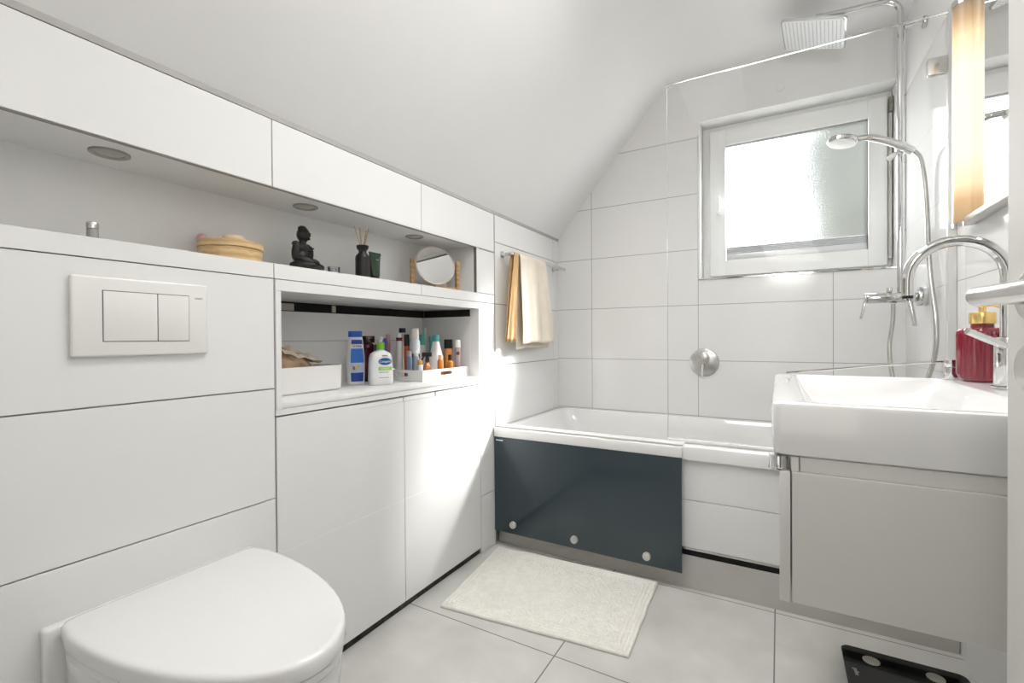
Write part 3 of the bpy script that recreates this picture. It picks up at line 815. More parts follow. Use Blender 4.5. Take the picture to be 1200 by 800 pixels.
obj('front_wall', place_wall('y', tx1, 0), M['plastic'], tr_)
obj('back_wall', place_wall('y', tx0 + th, 0), M['plastic'], tr_)
def side(at):
    t = wall_with_slot('x'); t.transform(Matrix.Translation(((tx0 + tx1) / 2, at, tz0 + .005)) @ Matrix.Diagonal(((tx1 - tx0 - 2 * th - .0005) / (tx1 - tx0), 1, 1, 1)))
    return t
obj('side_wall', side(ty0), M['plastic'], tr_)
obj('side_wall', side(ty1 - th), M['plastic'], tr_)
ZT = ZS + .0055
GT = 'toiletries in the white tray'
def simple(name, label, cat, x, y, z, r, hb, hc, bm_, cm_, rc=None, shoulder=.3, group=GT, sx=1.0):
    rc = rc or r * .8; sh = min(.012, hb * .12)
    return lathe_bottle(name, label, cat, x, y, z,
        [('bottle_body', [(r * .93, 0), (r, .002), (r, hb - sh), (rc * .9, hb)], bm_, 1, 1, 0),
         ('cap', [(rc, hb + .0002), (rc * 1.02, hb + .002), (rc, hb + hc - .001), (rc * .9, hb + hc), (0, hb + hc)], cm_, 1, 1, 0)], group, 24)
pw = flat('pearl_white', (.74, .73, .72), .3); teal = flat('teal_plastic', (.10, .40, .38), .35); mint = flat('mint_plastic', (.42, .62, .54), .4)
orange = flat('amber_orange', (.62, .20, .035), .25); blackp = M['black_plastic']; peach = flat('peach_cap', (.78, .48, .34), .4)
simple('pink_bottle', 'slim pale pink bottle behind the lotion bottle against the shelf back', 'bottle', -.288, 1.505, ZS, .0105, .165, .030, flat('dusty_pink', (.50, .28, .30), .4), flat('dusty_pink_cap', (.60, .36, .37), .4), group='bottles beside the tray')
simple('purple_bottle', 'small purple capped bottle just right of the lotion bottle', 'bottle', -.233, 1.425, ZS, .0122, .122, .055, flat('violet_dark', (.05, .03, .12), .3), flat('violet', (.10, .045, .26), .3), .0120, group='bottles beside the tray')
simple('navy_capped_bottle', 'white bottle with rounded navy cap at the back of the tray', 'bottle', -.241, 1.545, ZT, .0150, .196, .020, flat('blush_white', (.74, .62, .56), .35), flat('midnight', (.008, .012, .07), .3), .0145)
t = simple('banded_tube', 'white tube with a maroon band near its top in the tray', 'tube', -.205, 1.487, ZT, .0125, .185, .008, pw, pw, .0122)
obj('maroon_band', lathe(NB(), [(.0128, .160), (.0128, .174)], (-.205, 1.487, ZT), 24, cap=False), flat('wine_band', (.14, .01, .03), .3), t)
simple('orange_black_bottle', 'orange bottle with tall black cap beside the white capped bottle', 'bottle', -.190, 1.516, ZT, .0115, .138, .050, flat('rust_orange', (.50, .10, .02), .3), blackp, .0112)
simple('white_capped_bottle', 'tall white bottle with a large plain white cap in the tray', 'bottle', -.160, 1.534, ZT, .0225, .168, .045, flat('milky_white', (.70, .73, .80), .25), flat('cap_white', (.84, .82, .78), .35), .0178)
simple('green_tube', 'slim pale green tube in the back right corner of the tray', 'tube', -.245, 1.700, ZT, .009, .190, .030, mint, mint, .0088)
simple('teal_capped_jar', 'white bottle with teal cap at the back of the tray', 'bottle', -.238, 1.668, ZT, .0165, .140, .048, pw, teal, .0160)
simple('slim_teal_bottle', 'slim all teal bottle beside the large teal capped bottle', 'bottle', -.215, 1.712, ZT, .0120, .150, .030, teal, teal, .0118)
lathe_bottle('cone_bottle', 'cone shaped white bottle with teal cap in the tray', 'bottle', -.150, 1.664, ZT,
    [('bottle_body', [(.027, 0), (.030, .003), (.0305, .07), (.0285, .095), (.016, .152), (.0148, .156)], pw, 1, 1, 0),
     ('cap', [(.0152, .1562), (.0158, .158), (.0156, .183), (.014, .185), (0, .185)], teal, 1, 1, 0)], GT)
simple('orange_jar', 'orange jar with wide black lid in the tray', 'jar', -.128, 1.726, ZT, .0190, .123, .042, flat('warm_orange', (.74, .30, .08), .3), blackp, .0195)
# spray bottle
x, y = -.078, 1.517
t = thing('spray_bottle', 'small copper spray bottle with black trigger at the tray front', 'bottle', (x, y, ZT), GT)
obj('bottle_body', lathe(NB(), [(.017, 0), (.018, .002), (.018, .052), (.014, .062), (.009, .067), (.009, .072)], (x, y, ZT), 28), flat('copper_pink', (.50, .24, .13), .2, metal=.5), t)
hd_ = facing(x, y, 55); hp = Vector((hd_.x, hd_.y, 0))
b = NB(); cyl(b, (x, y, ZT + .0722), (x, y, ZT + .096), .0092, .0075, 20)
mt = Matrix.Translation((x, y, ZT)) @ Matrix.Rotation(math.atan2(-hp.y, -hp.x) + radians(20), 4, 'Z')
box(b, -.020, .022, -.0065, .0065, .094, .112, .003, 2, mt)
obj('spray_head', b, blackp, t)
b = NB(); tube(b, spline([mt @ Vector((.014, 0, .096)), mt @ Vector((.020, 0, .085)), mt @ Vector((.024, 0, .074))], 4), .0035, 8)
obj('trigger', b, blackp, t)
simple('peach_capped_bottle', 'small amber bottle with peach cap at the tray front', 'bottle', -.079, 1.607, ZT, .0132, .080, .018, orange, peach, .0100)
simple('slim_amber_bottle', 'slim amber bottle behind the black capped amber bottle', 'bottle', -.108, 1.650, ZT, .0092, .080, .014, orange, flat('pale_peach', (.72, .55, .45), .4), .008)
simple('black_capped_bottle', 'small amber bottle with black cap at the tray front', 'bottle', -.082, 1.677, ZT, .0150, .072, .025, flat('honey_amber', (.45, .19, .03), .2), blackp, .0085)
t = simple('clear_pink_bottle', 'slim clear pinkish bottle with white cap at the right end of the tray', 'bottle', -.080, 1.735, ZT, .0138, .128, .034, flat('pink_clear', (.42, .34, .33), .15), flat('cap_bright', (.85, .84, .82), .35), .0125)
fr = facing(-.080, 1.735); rot_ = math.degrees(math.atan2(fr.y, fr.x))
patch(t, 'label', flat('wine_label', (.12, .03, .04), .4), -.080, 1.735, ZT + .094, ZT + .108, 30, .0142, rot=rot_)
lathe_bottle('glass_jar', 'clear glass jar with cotton at the front left of the tray', 'jar', -.105, 1.478, ZT,
    [('glass_body', [(.0145, 0), (.016, .002), (.016, .105), (.0145, .108)], M['clear_plastic'], 1, 1, 0),
     ('lid', [(.0165, .1082), (.0168, .110), (.0168, .118), (.0155, .120), (0, .120)], flat('pearl_lid', (.62, .60, .56), .3), 1, 1, 0),
     ('cotton', [(.0125, .003), (.0132, .006), (.0132, .09), (.011, .096), (0, .098)], flat('cotton_white', (.72, .73, .76), .8), 1, 1, 0)], GT)
simple('blue_label_bottle', 'clear blue tinted bottle beside the cotton jar in the tray', 'bottle', -.150, 1.487, ZT, .0115, .095, .022, flat('blue_grey_clear', (.20, .27, .40), .2), flat('silver_cap', (.42, .42, .42), .3), .010)
x, y = -.075, 1.470
t = lathe_bottle('gold_capped_jar', 'small white jar with golden rounded cap at the tray front', 'jar', x, y, ZT,
    [('jar_body', [(.0105, 0), (.0112, .002), (.0112, .060), (.010, .062)], flat('jar_lilac', (.66, .67, .74), .3), 1, 1, 0),
     ('cap', [(.0085, .0622), (.0095, .066), (.0095, .076), (.006, .083), (0, .085)], flat('gold_cap', (.55, .30, .06), .3), 1, 1, 0)], GT)
simple('lilac_tube', 'short lilac white tube behind the copper spray bottle', 'tube', -.118, 1.560, ZT, .0100, .095, .012, flat('lilac_white', (.60, .58, .66), .35), flat('lilac_white', (.60, .58, .66), .35), .009)

# ------------------------------------------------------------------ towel rail and towels
tr = thing('towel_rail', 'flat chrome towel rail on the tiled wall beside the bath', 'towel rail', (.03, 2.33, 1.405))
RX, RZ = .062, 1.415
b = NB(); box(b, RX - .008, RX + .008, 1.985, 2.640, RZ - .010, RZ + .006, .002)
obj('bar', b, M['chrome'], tr)
for y in (1.996, 2.598):
    b = NB(); box(b, .001, RX - .0085, y - .012, y + .012, RZ - .009, RZ + .005, .002); box(b, 0, .006, y - .014, y + .014, RZ - .014, RZ + .014, .002)
    obj('bracket', b, M['chrome'], tr)

def towel(name, y0t, y1t, y0b, y1b, zf, zb_, xoff, folds, amp, m, label, seed, xf=0.0, rad=.0115, backx=.0):
    N, Mv = 46, 60; t = NB(); grid = []
    lf = RZ - zf; lb = RZ - zb_; arc = pi * rad; tot = lf + arc + lb
    for i in range(Mv + 1):
        s = tot * i / Mv; row = []
        for j in range(N + 1):
            v = j / N
            if s < lf: f = 1 - s / lf; z = zf + s; x = RX + rad; side_ = 1
            elif s < lf + arc:
                a = (s - lf) / rad; f = 0; x = RX + rad * cos(a); z = RZ + rad * sin(a) ; side_ = 0
                z = RZ + .0086 * sin(a)
            else: f = (s - lf - arc) / lb; z = RZ - (s - lf - arc); x = RX - rad; side_ = -1
            if side_ == 1: z = RZ - f * (RZ - zf)
            y = (y0t * (1 - f) + y0b * f) * (1 - v) + (y1t * (1 - f) + y1b * f) * v
            w = amp * f ** .7 * (sin(v * folds * 2 * pi + seed + f * .9) + .5 * sin(v * folds * 4.3 * pi + seed * 2.1)) + .004 * noise.noise(Vector((v * 6, f * 5, seed)))* f
            if side_ == 1: x += abs(amp) * f * 1.2 + w + xf * f
            elif side_ == -1: x += w * .4 - backx * f
            z -= .004 * sin(v * 9 + seed) * f
            row.append(t.verts.new((max(.004, x + xoff), y, z)))
        grid.append(row)
    for i in range(Mv):
        for j in range(N): t.faces.new((grid[i][j], grid[i][j + 1], grid[i + 1][j + 1], grid[i + 1][j]))
    o = obj(name, t, m, None, 180)
    sd = o.modifiers.new('Solidify', 'SOLIDIFY'); sd.thickness = .0035; sd.offset = 0
    tag(o, label, 'towel')
    return o
towel('cream_towel', 2.052, 2.345, 2.045, 2.425, .972, .945, 0, 2.2, .010, M['towel_cream'], 'cream cotton towel draped over the chrome rail beside the bath', 1.3)
towel('tan_towel', 1.998, 2.040, 1.945, 2.018, .985, .98, 0, 1.3, .006, M['towel_tan'], 'tan towel folded narrow, hanging left of the cream towel', 4.0, xf=-.02)

# ------------------------------------------------------------------ bath
bt = thing('bathtub', 'white built in bathtub under the window', 'bathtub', (.845, 2.31, .0))
X0, X1, Y0, Y1, ZR = .003, 1.687, 1.937, 2.682, .569
Ls = [rrect(X0, X1, Y0, Y1, .012, .515), rrect(X0, X1, Y0, Y1, .012, .558), rrect(X0 + .002, X1 - .002, Y0 + .002, Y1 - .002, .012, .565),
      rrect(X0 + .008, X1 - .008, Y0 + .008, Y1 - .008, .012, ZR), rrect(X0 + .05, X1 - .06, Y0 + .062, Y1 - .030, .06, ZR),
      rrect(X0 + .060, X1 - .068, Y0 + .070, Y1 - .036, .06, ZR - .006), rrect(X0 + .085, X1 - .08, Y0 + .082, Y1 - .048, .075, ZR - .07),
      rrect(X0 + .26, X1 - .12, Y0 + .11, Y1 - .075, .10, .30), rrect(X0 + .40, X1 - .16, Y0 + .14, Y1 - .11, .11, .165), rrect(X0 + .46, X1 - .22, Y0 + .20, Y1 - .16, .10, .150)]
b = NB(); loft(b, Ls, False, True)
obj('tub_shell', b, M['ceramic'], bt, 40)
b = NB(); lathe(b, [(.026, 0), (.026, .004), (.022, .006), (0, .0065)], (1.2, 2.32, .1505), 28); obj('drain', b, M['chrome'], bt)
b = NB(); box(b, .0, 1.688, 1.950, 1.965, .3545, .5148, .0008, 1); box(b, .0, 1.688, 1.950, 1.965, .165, .3515, .0008, 1)
ap = struct('trim_3', b, M['tile'])
b = NB(); box(b, 0, 1.688, 1.9655, 1.98, .13, .515); obj('seam_backing', b, M['grout'], ap)
b = NB(); box(b, 0, 1.688, 1.953, 1.9655, .153, .1635, .001, 1); obj('edge_rail', b, M['satin'], ap)
b = NB(); box(b, 0, 1.688, 1.964, 1.9655, .126, .1535); obj('vent_slot', b, M['gap_shade'], ap)  # black strip painted in place of the slot's shade
struct('baseboard_bath', box(NB(), 0, 1.688, 1.955, 1.985, 0, .1275, .001, 1), M['plinth'])
# glass front panel of the tub with its white cap
gp = thing('bath_front_panel', 'slate blue glass panel on the front of the bath', 'panel', (.433, 1.914, .072))
obj('glass_sheet', box(NB(), .004, .8665, 1.910, 1.918, .073, .5265, .0006, 1), M['blue_glass'], gp)
obj('cap_rail', box(NB(), .004, .8665, 1.906, 1.9355, .5268, .5675, .0015, 2), M['laminate'], gp)
obj('cap_ledge', box(NB(), .004, .8665, 1.9357, 1.990, .5695, .5745, .001, 1), M['laminate'], gp)
for xx, zz in ((.108, .118), (.417, .114), (.731, .112)):
    b = NB(); cyl(b, (xx, 1.9099, zz), (xx, 1.896, zz), .0165, .0155, 32, .0015)
    obj('round_button', b, flat('brushed_white_knob', (.62, .61, .59), .3, metal=.3), gp)
for xx, zz in ((.108, .118), (.417, .114), (.731, .112)): obj('spacer_block', box(NB(), xx - .012, xx + .012, 1.918, 1.950, zz - .012, zz + .012), M['plinth'], gp)
b = NB(); box(b, .014, .052, 1.9095, 1.9102, .5075, .5125)
obj('maker_sticker', b, flat('pale_sticker', (.75, .78, .80), .4), gp)

# ------------------------------------------------------------------ glass screen over the bath
gs = thing('shower_screen', 'clear glass shower screen standing on the bath rim', 'shower screen', (1.24, 2.0, ZR))
SY = 2.003
obj('glass_pane', box(NB(), .7985, 1.668, SY - .003, SY + .003, .583, 2.034), M['clear'], gs)
b = NB(); box(b, .7965, .7985, SY - .003, SY + .003, .583, 2.036); box(b, .7965, 1.668, SY - .003, SY + .003, 2.034, 2.0365)
obj('polished_edge', b, M['edge'], gs)
b = NB(); box(b, .80, 1.668, SY - .011, SY + .011, .5695, .583, .004, 2)
obj('bottom_seal', b, M['plastic'], gs)
obj('wall_profile', box(NB(), 1.668, 1.6895, SY - .010, SY + .010, .5695, 2.04, .001, 1), mat('pale_profile', (.70, .70, .69), .3, .4, var=.03), gs)
for zz in (1.868,):
    b = NB(); box(b, 1.618, 1.667, SY - .0125, SY - .0032, zz - .027, zz + .027, .002); box(b, 1.618, 1.667, SY + .0032, SY + .0125, zz - .027, zz + .027, .002)
    hg = obj('hinge', b, M['satin'], gs)
    obj('hinge_screw', cyl(NB(), (1.640, SY - .0126, zz), (1.640, SY - .0142, zz), .006, seg=16), M['chrome'], hg)

# ------------------------------------------------------------------ bath valve on the back wall
bv = thing('bath_valve', 'round chrome mixer valve on the tiled wall above the bath', 'tap', (.850, 2.684, .86))
obj('rosette', cyl(NB(), (.850, 2.6848, .862), (.850, 2.676, .862), .075, .073, 48, .003), M['satin'], bv)
obj('knob', cyl(NB(), (.846, 2.6755, .885), (.846, 2.640, .885), .031, .029, 36, .003), M['satin'], bv)
b = NB(); tube(b, [(.846, 2.650, .858), (.846, 2.640, .83), (.846, 2.625, .79)], [.006, .005, .0045], 12)
obj('lever', b, M['chrome'], bv)
t = tag(obj('round_wall_plug', lathe(NB(), [(.019, 0), (.019, .004), (.015, .008), (0, .009)], (1.205, 2.6868, 2.234), 28, axis=(0, -1, 0)), M['plastic']), 'small round white cap on the wall above the window', 'wall cap')

# ------------------------------------------------------------------ shower column
PX, PY = 1.612, 2.35
sh = thing('shower_column', 'chrome overhead shower column with square rain head over the bath', 'shower', (PX, PY, 1.15))
pa = Vector((-.285, -.030, 0)).normalized()
AZ = 2.318
endp = Vector((PX, PY, 0)) + pa * .272 + Vector((0, 0, AZ))
pts = [Vector((PX, PY, 1.172)), Vector((PX, PY, 1.5)), Vector((PX, PY, 1.9)), Vector((PX, PY, AZ - .06))]
for k in range(1, 9):
    a = pi / 2 * k / 8; pts.append(Vector((PX, PY, AZ - .06)) + pa * .06 * (1 - cos(a)) + Vector((0, 0, .06 * sin(a))))
pts.append(endp)
b = NB(); tube(b, pts, .011, 18); obj('riser_pipe', b, M['chrome'], sh, 60)
b = NB(); cyl(b, (PX + .011, PY, 2.2), (1.678, PY, 2.2), .007, seg=16); cyl(b, (1.6785, PY, 2.2), (1.6898, PY, 2.2), .022, seg=28, bev=.002)
obj('wall_bracket', b, M['chrome'], sh)
# rain head
hc = Vector((1.326, 2.362, 2.274))
mt = Matrix.Translation(hc) @ Matrix(((.951, .079, .300), (-.078, .997, -.013), (-.300, -.011, .954))).to_4x4()
b = NB(); S = .118
Ls = [[mt @ p for p in rrect(-S, S, -S, S, .018, 0)], [mt @ p for p in rrect(-S, S, -S, S, .018, .009)], [mt @ p for p in rrect(-S + .02, S - .02, -S + .02, S - .02, .018, .016)]]
loft(b, Ls, True, True)
rh = obj('rain_head', b, M['chrome'], sh)
m, nt, bs = new_mat('nozzle_silicone')
bs.inputs['Base Color'].default_value = (.82, .83, .84, 1); bs.inputs['Roughness'].default_value = .35
b = NB(); Ls = [[mt @ p for p in rrect(-S + .006, S - .006, -S + .006, S - .006, .014, -.0002)], [mt @ p for p in rrect(-S + .006, S - .006, -S + .006, S - .006, .014, -.003)]]
loft(b, Ls, True, True)
fcx = obj('nozzle_face', b, m, rh)
b = NB()
for i in range(15):
    for j in range(15):
        p = mt @ Vector((-S + .018 + i * (2 * S - .036) / 14, -S + .018 + j * (2 * S - .036) / 14, -.0031))
        lathe(b, [(.0026, 0), (.0017, -.0022), (0, -.0022)], p, 6)
o = obj('nozzle_rows', b, flat('nozzle_grey', (.52, .53, .54), .5), rh); o['kind'] = 'stuff'
b = NB(); cyl(b, endp - pa * .012, endp + pa * .012, .0135, seg=18); cyl(b, mt @ Vector((.012, 0, .0165)), Vector((endp.x, endp.y, AZ - .004)), .011, seg=18)
obj('swivel_joint', b, M['chrome'], sh)
# slider holder, hand shower
b = NB(); cyl(b, (PX, PY, 1.708), (PX, PY, 1.752), .0165, seg=24, bev=.002); cyl(b, (PX + .004, PY - .016, 1.733), (PX + .006, PY - .050, 1.724), .011, seg=18)
sl = obj('slider', b, M['chrome'], sh)
b = NB(); cyl(b, (PX - .016, PY - .01, 1.712), (PX - .040, PY - .030, 1.690), .009, .011, 18, .002)
obj('slider_knob', b, M['plastic'], sl)
hs = thing('hand_shower', 'chrome hand shower clipped to the column in front of the window', 'hand shower', (1.55, 2.28, 1.74))
hA = Vector((1.640, 2.300, 1.700)); hB = Vector((1.505, 2.275, 1.770)); hC = Vector((1.418, 2.262, 1.772))
b = NB(); tube(b, spline([hA, hA.lerp(hB, .45) + Vector((0, 0, .008)), hB, hB.lerp(hC, .6)], 8), [.0145] * 10 + [.0135] * 7 + [.0115] * 8, 18)
obj('handle', b, M['chrome'], hs, 60)
nrm2 = Vector((-.16, -.03, -1)).normalized()
b = NB(); lathe(b, [(.020, -.016), (.044, -.010), (.050, -.003), (.0505, .008), (.048, .0105)], hC, 44, axis=nrm2, cap=True)
obj('spray_head', b, M['chrome'], hs)
b = NB(); lathe(b, [(.0475, .0107), (.046, .016), (.020, .0175), (0, .0175)], hC, 44, axis=nrm2)
obj('spray_face', b, flat('spray_face_white', (.75, .75, .74), .3), hs)
hz = NB(); tube(hz, spline([(1.6453, 2.301, 1.6973), (1.664, 2.295, 1.655), (1.674, 2.28, 1.52), (1.676, 2.24, 1.25), (1.672, 2.14, 1.04), (1.662, 2.135, .90), (1.628, 2.19, .775), (1.590, 2.29, .80), (1.576, 2.338, .93), (1.588, 2.348, 1.06), (1.590, 2.35, 1.1255)], 12), .0075, 12)
tag(obj('shower_hose', hz, M['hose'], None, 60), 'silver metal shower hose looping from the mixer to the hand shower', 'hose')
# wall mixer
mx = thing('shower_mixer', 'chrome wall mixer with two levers at the foot of the shower column', 'tap', (1.60, PY, 1.12))
b = NB(); cyl(b, (1.505, PY, 1.150), (1.662, PY, 1.150), .0205, seg=32, bev=.003)
obj('mixer_body', b, M['chrome'], mx)
obj('flange', cyl(NB(), (1.6622, PY, 1.150), (1.6898, PY, 1.150), .036, .038, 36, .003), M['chrome'], mx)
b = NB(); cyl(b, (1.4975, PY, 1.150), (1.5048, PY, 1.150), .0215, seg=32, bev=.002); tube(b, [(1.501, PY - .004, 1.143), (1.494, PY - .006, 1.11), (1.485, PY - .008, 1.068)], [.006, .0055, .005], 12)
obj('lever', b, M['chrome'], mx)
b = NB(); cyl(b, (1.632, PY - .0206, 1.150), (1.632, PY - .044, 1.150), .020, seg=28, bev=.002); tube(b, [(1.632, PY - .034, 1.138), (1.640, PY - .040, 1.09), (1.648, PY - .046, 1.036)], [.0085, .008, .0075], 14)
obj('lever', b, M['chrome'], mx)
obj('diverter_knob', cyl(NB(), (1.578, PY, 1.1708), (1.578, PY, 1.190), .010, seg=20, bev=.002), M['chrome'], mx)
obj('hose_outlet', cyl(NB(), (1.590, PY, 1.1265), (1.590, PY, 1.1292), .0115, .012, 20), M['chrome'], mx)

# ------------------------------------------------------------------ washbasin, vanity, tap
BX0, BX1, BY0, BY1, BZ0, BZ1 = 1.186, 1.6895, .908, 1.612, .7975, .888
vn = thing('vanity_unit', 'white wall hung vanity unit under the washbasin', 'cabinet', (1.45, 1.25, .552))
obj('carcass', box(NB(), 1.2165, 1.689, .912, 1.590, .552, .7725, .0012, 1), M['vanity'], vn)
obj('drawer_front', box(NB(), 1.1985, 1.2145, .910, 1.592, .552, .7725, .0015, 2), M['vanity'], vn)
b = NB(); box(b, 1.2285, 1.689, .918, 1.586, .7730, .7970); obj('recessed_plinth', b, M['vanity'], vn)
b = NB(); box(b, 1.2155, 1.2270, .914, 1.586, .7730, .7970, .001, 1); obj('grip_rail', b, M['vanity'], vn)
ws = thing('washbasin', 'rectangular white ceramic washbasin on the vanity unit', 'washbasin', (1.44, 1.26, BZ0))
def RR(i, r, z): return rrect(BX0 + i, BX1 - .0, BY0 + i, BY1 - i, r, z, 8)
b = NB()
bowl = lambda a, z, r, c=0, d=0: rrect(1.238 + a, 1.556 - a - c, .936 + a, 1.598 - a, r, z, 8)
Ls = [RR(.010, .012, BZ0), RR(.004, .014, BZ0 + .004), RR(.0015, .015, BZ0 + .030), RR(0, .016, BZ1 - .009), RR(.0025, .015, BZ1 - .002), RR(.008, .014, BZ1),
      bowl(-.004, BZ1, .030), bowl(.001, BZ1 - .002, .032), bowl(.006, BZ1 - .010, .040), bowl(.018, BZ1 - .035, .06, .02), bowl(.035, BZ1 - .060, .075, .05), bowl(.065, BZ1 - .0725, .08, .08), bowl(.12, BZ1 - .076, .06, .08)]
loft(b, Ls, True, True)
obj('basin_body', b, M['ceramic'], ws, 40)
b = NB(); lathe(b, [(.011, 0), (.011, .003), (.008, .004), (.0065, .001), (0, .0008)], (1.5375, 1.327, BZ1 - .027), 24, axis=Vector((-.78, 0, .55)).normalized())
obj('overflow', b, M['satin'], ws)
obj('drain', lathe(NB(), [(.022, 0), (.022, .002), (.018, .004), (0, .0045)], (1.36, 1.27, BZ1 - .0758), 28), M['chrome'], ws)
# swan-neck tap
TX, TY = 1.607, 1.342
tp = thing('basin_tap', 'chrome swan neck tap with side lever on the washbasin ledge', 'tap', (TX, TY, BZ1))
b = NB(); cyl(b, (TX, TY, BZ1 + .0004), (TX, TY, BZ1 + .006), .025, seg=32, bev=.001); cyl(b, (TX, TY, BZ1 + .006), (TX, TY, .995), .021, .0205, 32, .002)
obj('tap_body', b, M['chrome'], tp)
R_ = .080; pts = [Vector((TX, TY, .9955)), Vector((TX, TY, 1.06)), Vector((TX, TY, 1.122))]
for k in range(1, 17):
    a = pi * k / 16; pts.append(Vector((TX - R_ + R_ * cos(a), TY, 1.122 + R_ * sin(a))))
pts.append(Vector((TX - 2 * R_, TY, 1.088)))
b = NB(); tube(b, pts, .0118, 20); sp_ = obj('spout', b, M['chrome'], tp, 60)
obj('aerator', cyl(NB(), (TX - 2 * R_, TY, 1.0878), (TX - 2 * R_, TY, 1.082), .0100, seg=20), M['black_plastic'], sp_)
b = NB(); tube(b, [(TX - .010, TY - .019, .978), (TX - .040, TY - .030, .992), (TX - .072, TY - .040, 1.008)], [.0075, .0075, .0065], 14)
obj('lever', b, M['chrome'], tp)
# thin rod arm standing at the far corner of the ledge
ra = thing('towel_holder', 'thin chrome rod on a round collar at the far end of the washbasin ledge', 'towel rail', (1.574, 1.580, BZ1))
b = NB(); cyl(b, (1.578, 1.585, BZ1 + .0004), (1.578, 1.585, BZ1 + .030), .0155, seg=28, bev=.001); cyl(b, (1.578, 1.585, BZ1 + .0308), (1.578, 1.585, BZ1 + .050), .0155, seg=28, bev=.001)
obj('collar', b, M['chrome'], ra)
b = NB(); tube(b, [(1.563, 1.584, BZ1 + .0445), (1.40, 1.55, BZ1 + .030), (1.216, 1.535, BZ1 + .0085)], [.0030, .0028, .0036], 10)
obj('rod', b, M['chrome'], ra)
# ruby soap dispenser
SX, SYy = 1.622, 1.534
sd = thing('soap_dispenser', 'ribbed ruby red glass soap dispenser with gold collar on the washbasin', 'soap dispenser', (SX, SYy, BZ1))
b = NB(); Ls = []; n = 96
for r, h in ((.034, .0004), (.040, .003), (.0435, .010), (.0448, .02), (.0448, .112), (.0442, .120), (.040, .1275), (.030, .1295), (.0215, .1300), (.0205, .138)):
    rib = .0018 if .015 < h < .122 else 0
    Ls.append([Vector((SX + (r + rib * cos(k * 2 * pi / n * 24)) * cos(2 * pi * k / n), SYy + (r + rib * cos(k * 2 * pi / n * 24)) * sin(2 * pi * k / n), BZ1 + h)) for k in range(n)])
loft(b, Ls, True, True); obj('ribbed_bottle', b, M['ruby'], sd, 60)
obj('collar', cyl(NB(), (SX, SYy, BZ1 + .1384), (SX, SYy, BZ1 + .166), .0238, seg=36, bev=.002), M['gold'], sd)
b = NB(); cyl(b, (SX, SYy, BZ1 + .1662), (SX, SYy, BZ1 + .178), .007, seg=18); cyl(b, (SX, SYy, BZ1 + .178), (SX, SYy, BZ1 + .190), .010, seg=20, bev=.002)
tube(b, [(SX, SYy, BZ1 + .184), (SX + .015, SYy - .004, BZ1 + .184), (SX + .032, SYy - .008, BZ1 + .178)], .004, 10)
obj('pump', b, M['gold'], sd)
# chrome cylinder under the basin's front corner
hk = thing('towel_hook', 'short chrome cylinder hook under the front corner of the washbasin', 'hook', (1.1975, .925, .775))
obj('cylinder', lathe(NB(), [(.0145, 0), (.0156, .0006), (.0158, .003), (.0148, .004), (.0142, .0225)], (1.1975, .926, .7730), 32), M['chrome'], hk)
obj('fixing_disc', cyl(NB(), (1.1975, .926, .7957), (1.1975, .926, .7973), .0150, seg=28), M['satin'], hk)

# ------------------------------------------------------------------ wall mirror and lamp
wm = thing('wall_mirror', 'frameless wall mirror with chrome bottom rail above the washbasin', 'mirror', (1.68, 1.35, 1.315))
obj('mirror_glass', box(NB(), 1.670, 1.6895, .82, 1.846, 1.336, 2.03), M['mirror'], wm)
obj('bottom_rail', box(NB(), 1.655, 1.6895, .82, 1.846, 1.318, 1.3355, .003), mat('pale_aluminium', (.70, .69, .67), .3, .6, var=.02), wm)
LY, LX, LR = 1.821, 1.6695, .033
lp = thing('mirror_lamp', 'warm white vertical tube lamp on the left edge of the wall mirror', 'lamp', (LX, LY, 1.32))
m, nt, bs = new_mat('lamp_diffuser')
tc = nt.nodes.new('ShaderNodeTexCoord'); sp3 = nt.nodes.new('ShaderNodeSeparateXYZ'); nt.links.new(tc.outputs['Generated'], sp3.inputs[0])
rp = nt.nodes.new('ShaderNodeValToRGB'); cr = rp.color_ramp
cr.elements[0].position = 0; cr.elements[0].color = (.30, .15, .05, 1); cr.elements[1].position = 1; cr.elements[1].color = (.16, .10, .05, 1)
for p, c in ((.10, (.62, .34, .12, 1)), (.17, (.98, .78, .47, 1)), (.30, (1, .94, .76, 1)), (.70, (1, .94, .76, 1)), (.85, (.95, .74, .42, 1)), (.92, (.55, .32, .13, 1))):
    e = cr.elements.new(p); e.color = c
nt.links.new(sp3.outputs['Z'], rp.inputs['Fac'])
bs.inputs['Base Color'].default_value = (.22, .19, .15, 1); bs.inputs['Roughness'].default_value = .35
nt.links.new(rp.outputs['Color'], bs.inputs['Emission Color']); bs.inputs['Emission Strength'].default_value = .90
b = NB(); k = 28
arc = [Vector((LX - LR * sin(pi * i / k), LY - LR * cos(pi * i / k), 0)) for i in range(k + 1)]
loft(b, [[p + Vector((0, 0, 1.322)) for p in arc], [p + Vector((0, 0, 1.945)) for p in arc]], True, True)
obj('diffuser', b, m, lp, 50)
for z0, z1 in ((1.310, 1.3218), (1.9452, 1.960)):
    b = NB(); arc2 = [Vector((LX - (LR + .002) * sin(pi * i / k), LY - (LR + .002) * cos(pi * i / k), 0)) for i in range(k + 1)]
    if z0 < 1.4: arc2 = [Vector((LX - .0155 - (LR - .014) * sin(pi * i / k), LY - (LR + .002) * cos(pi * i / k), 0)) for i in range(k + 1)]
    loft(b, [[p + Vector((0, 0, z0)) for p in arc2], [p + Vector((0, 0, z1)) for p in arc2]], True, True)
    obj('end_cap', b, M['chrome'], lp)

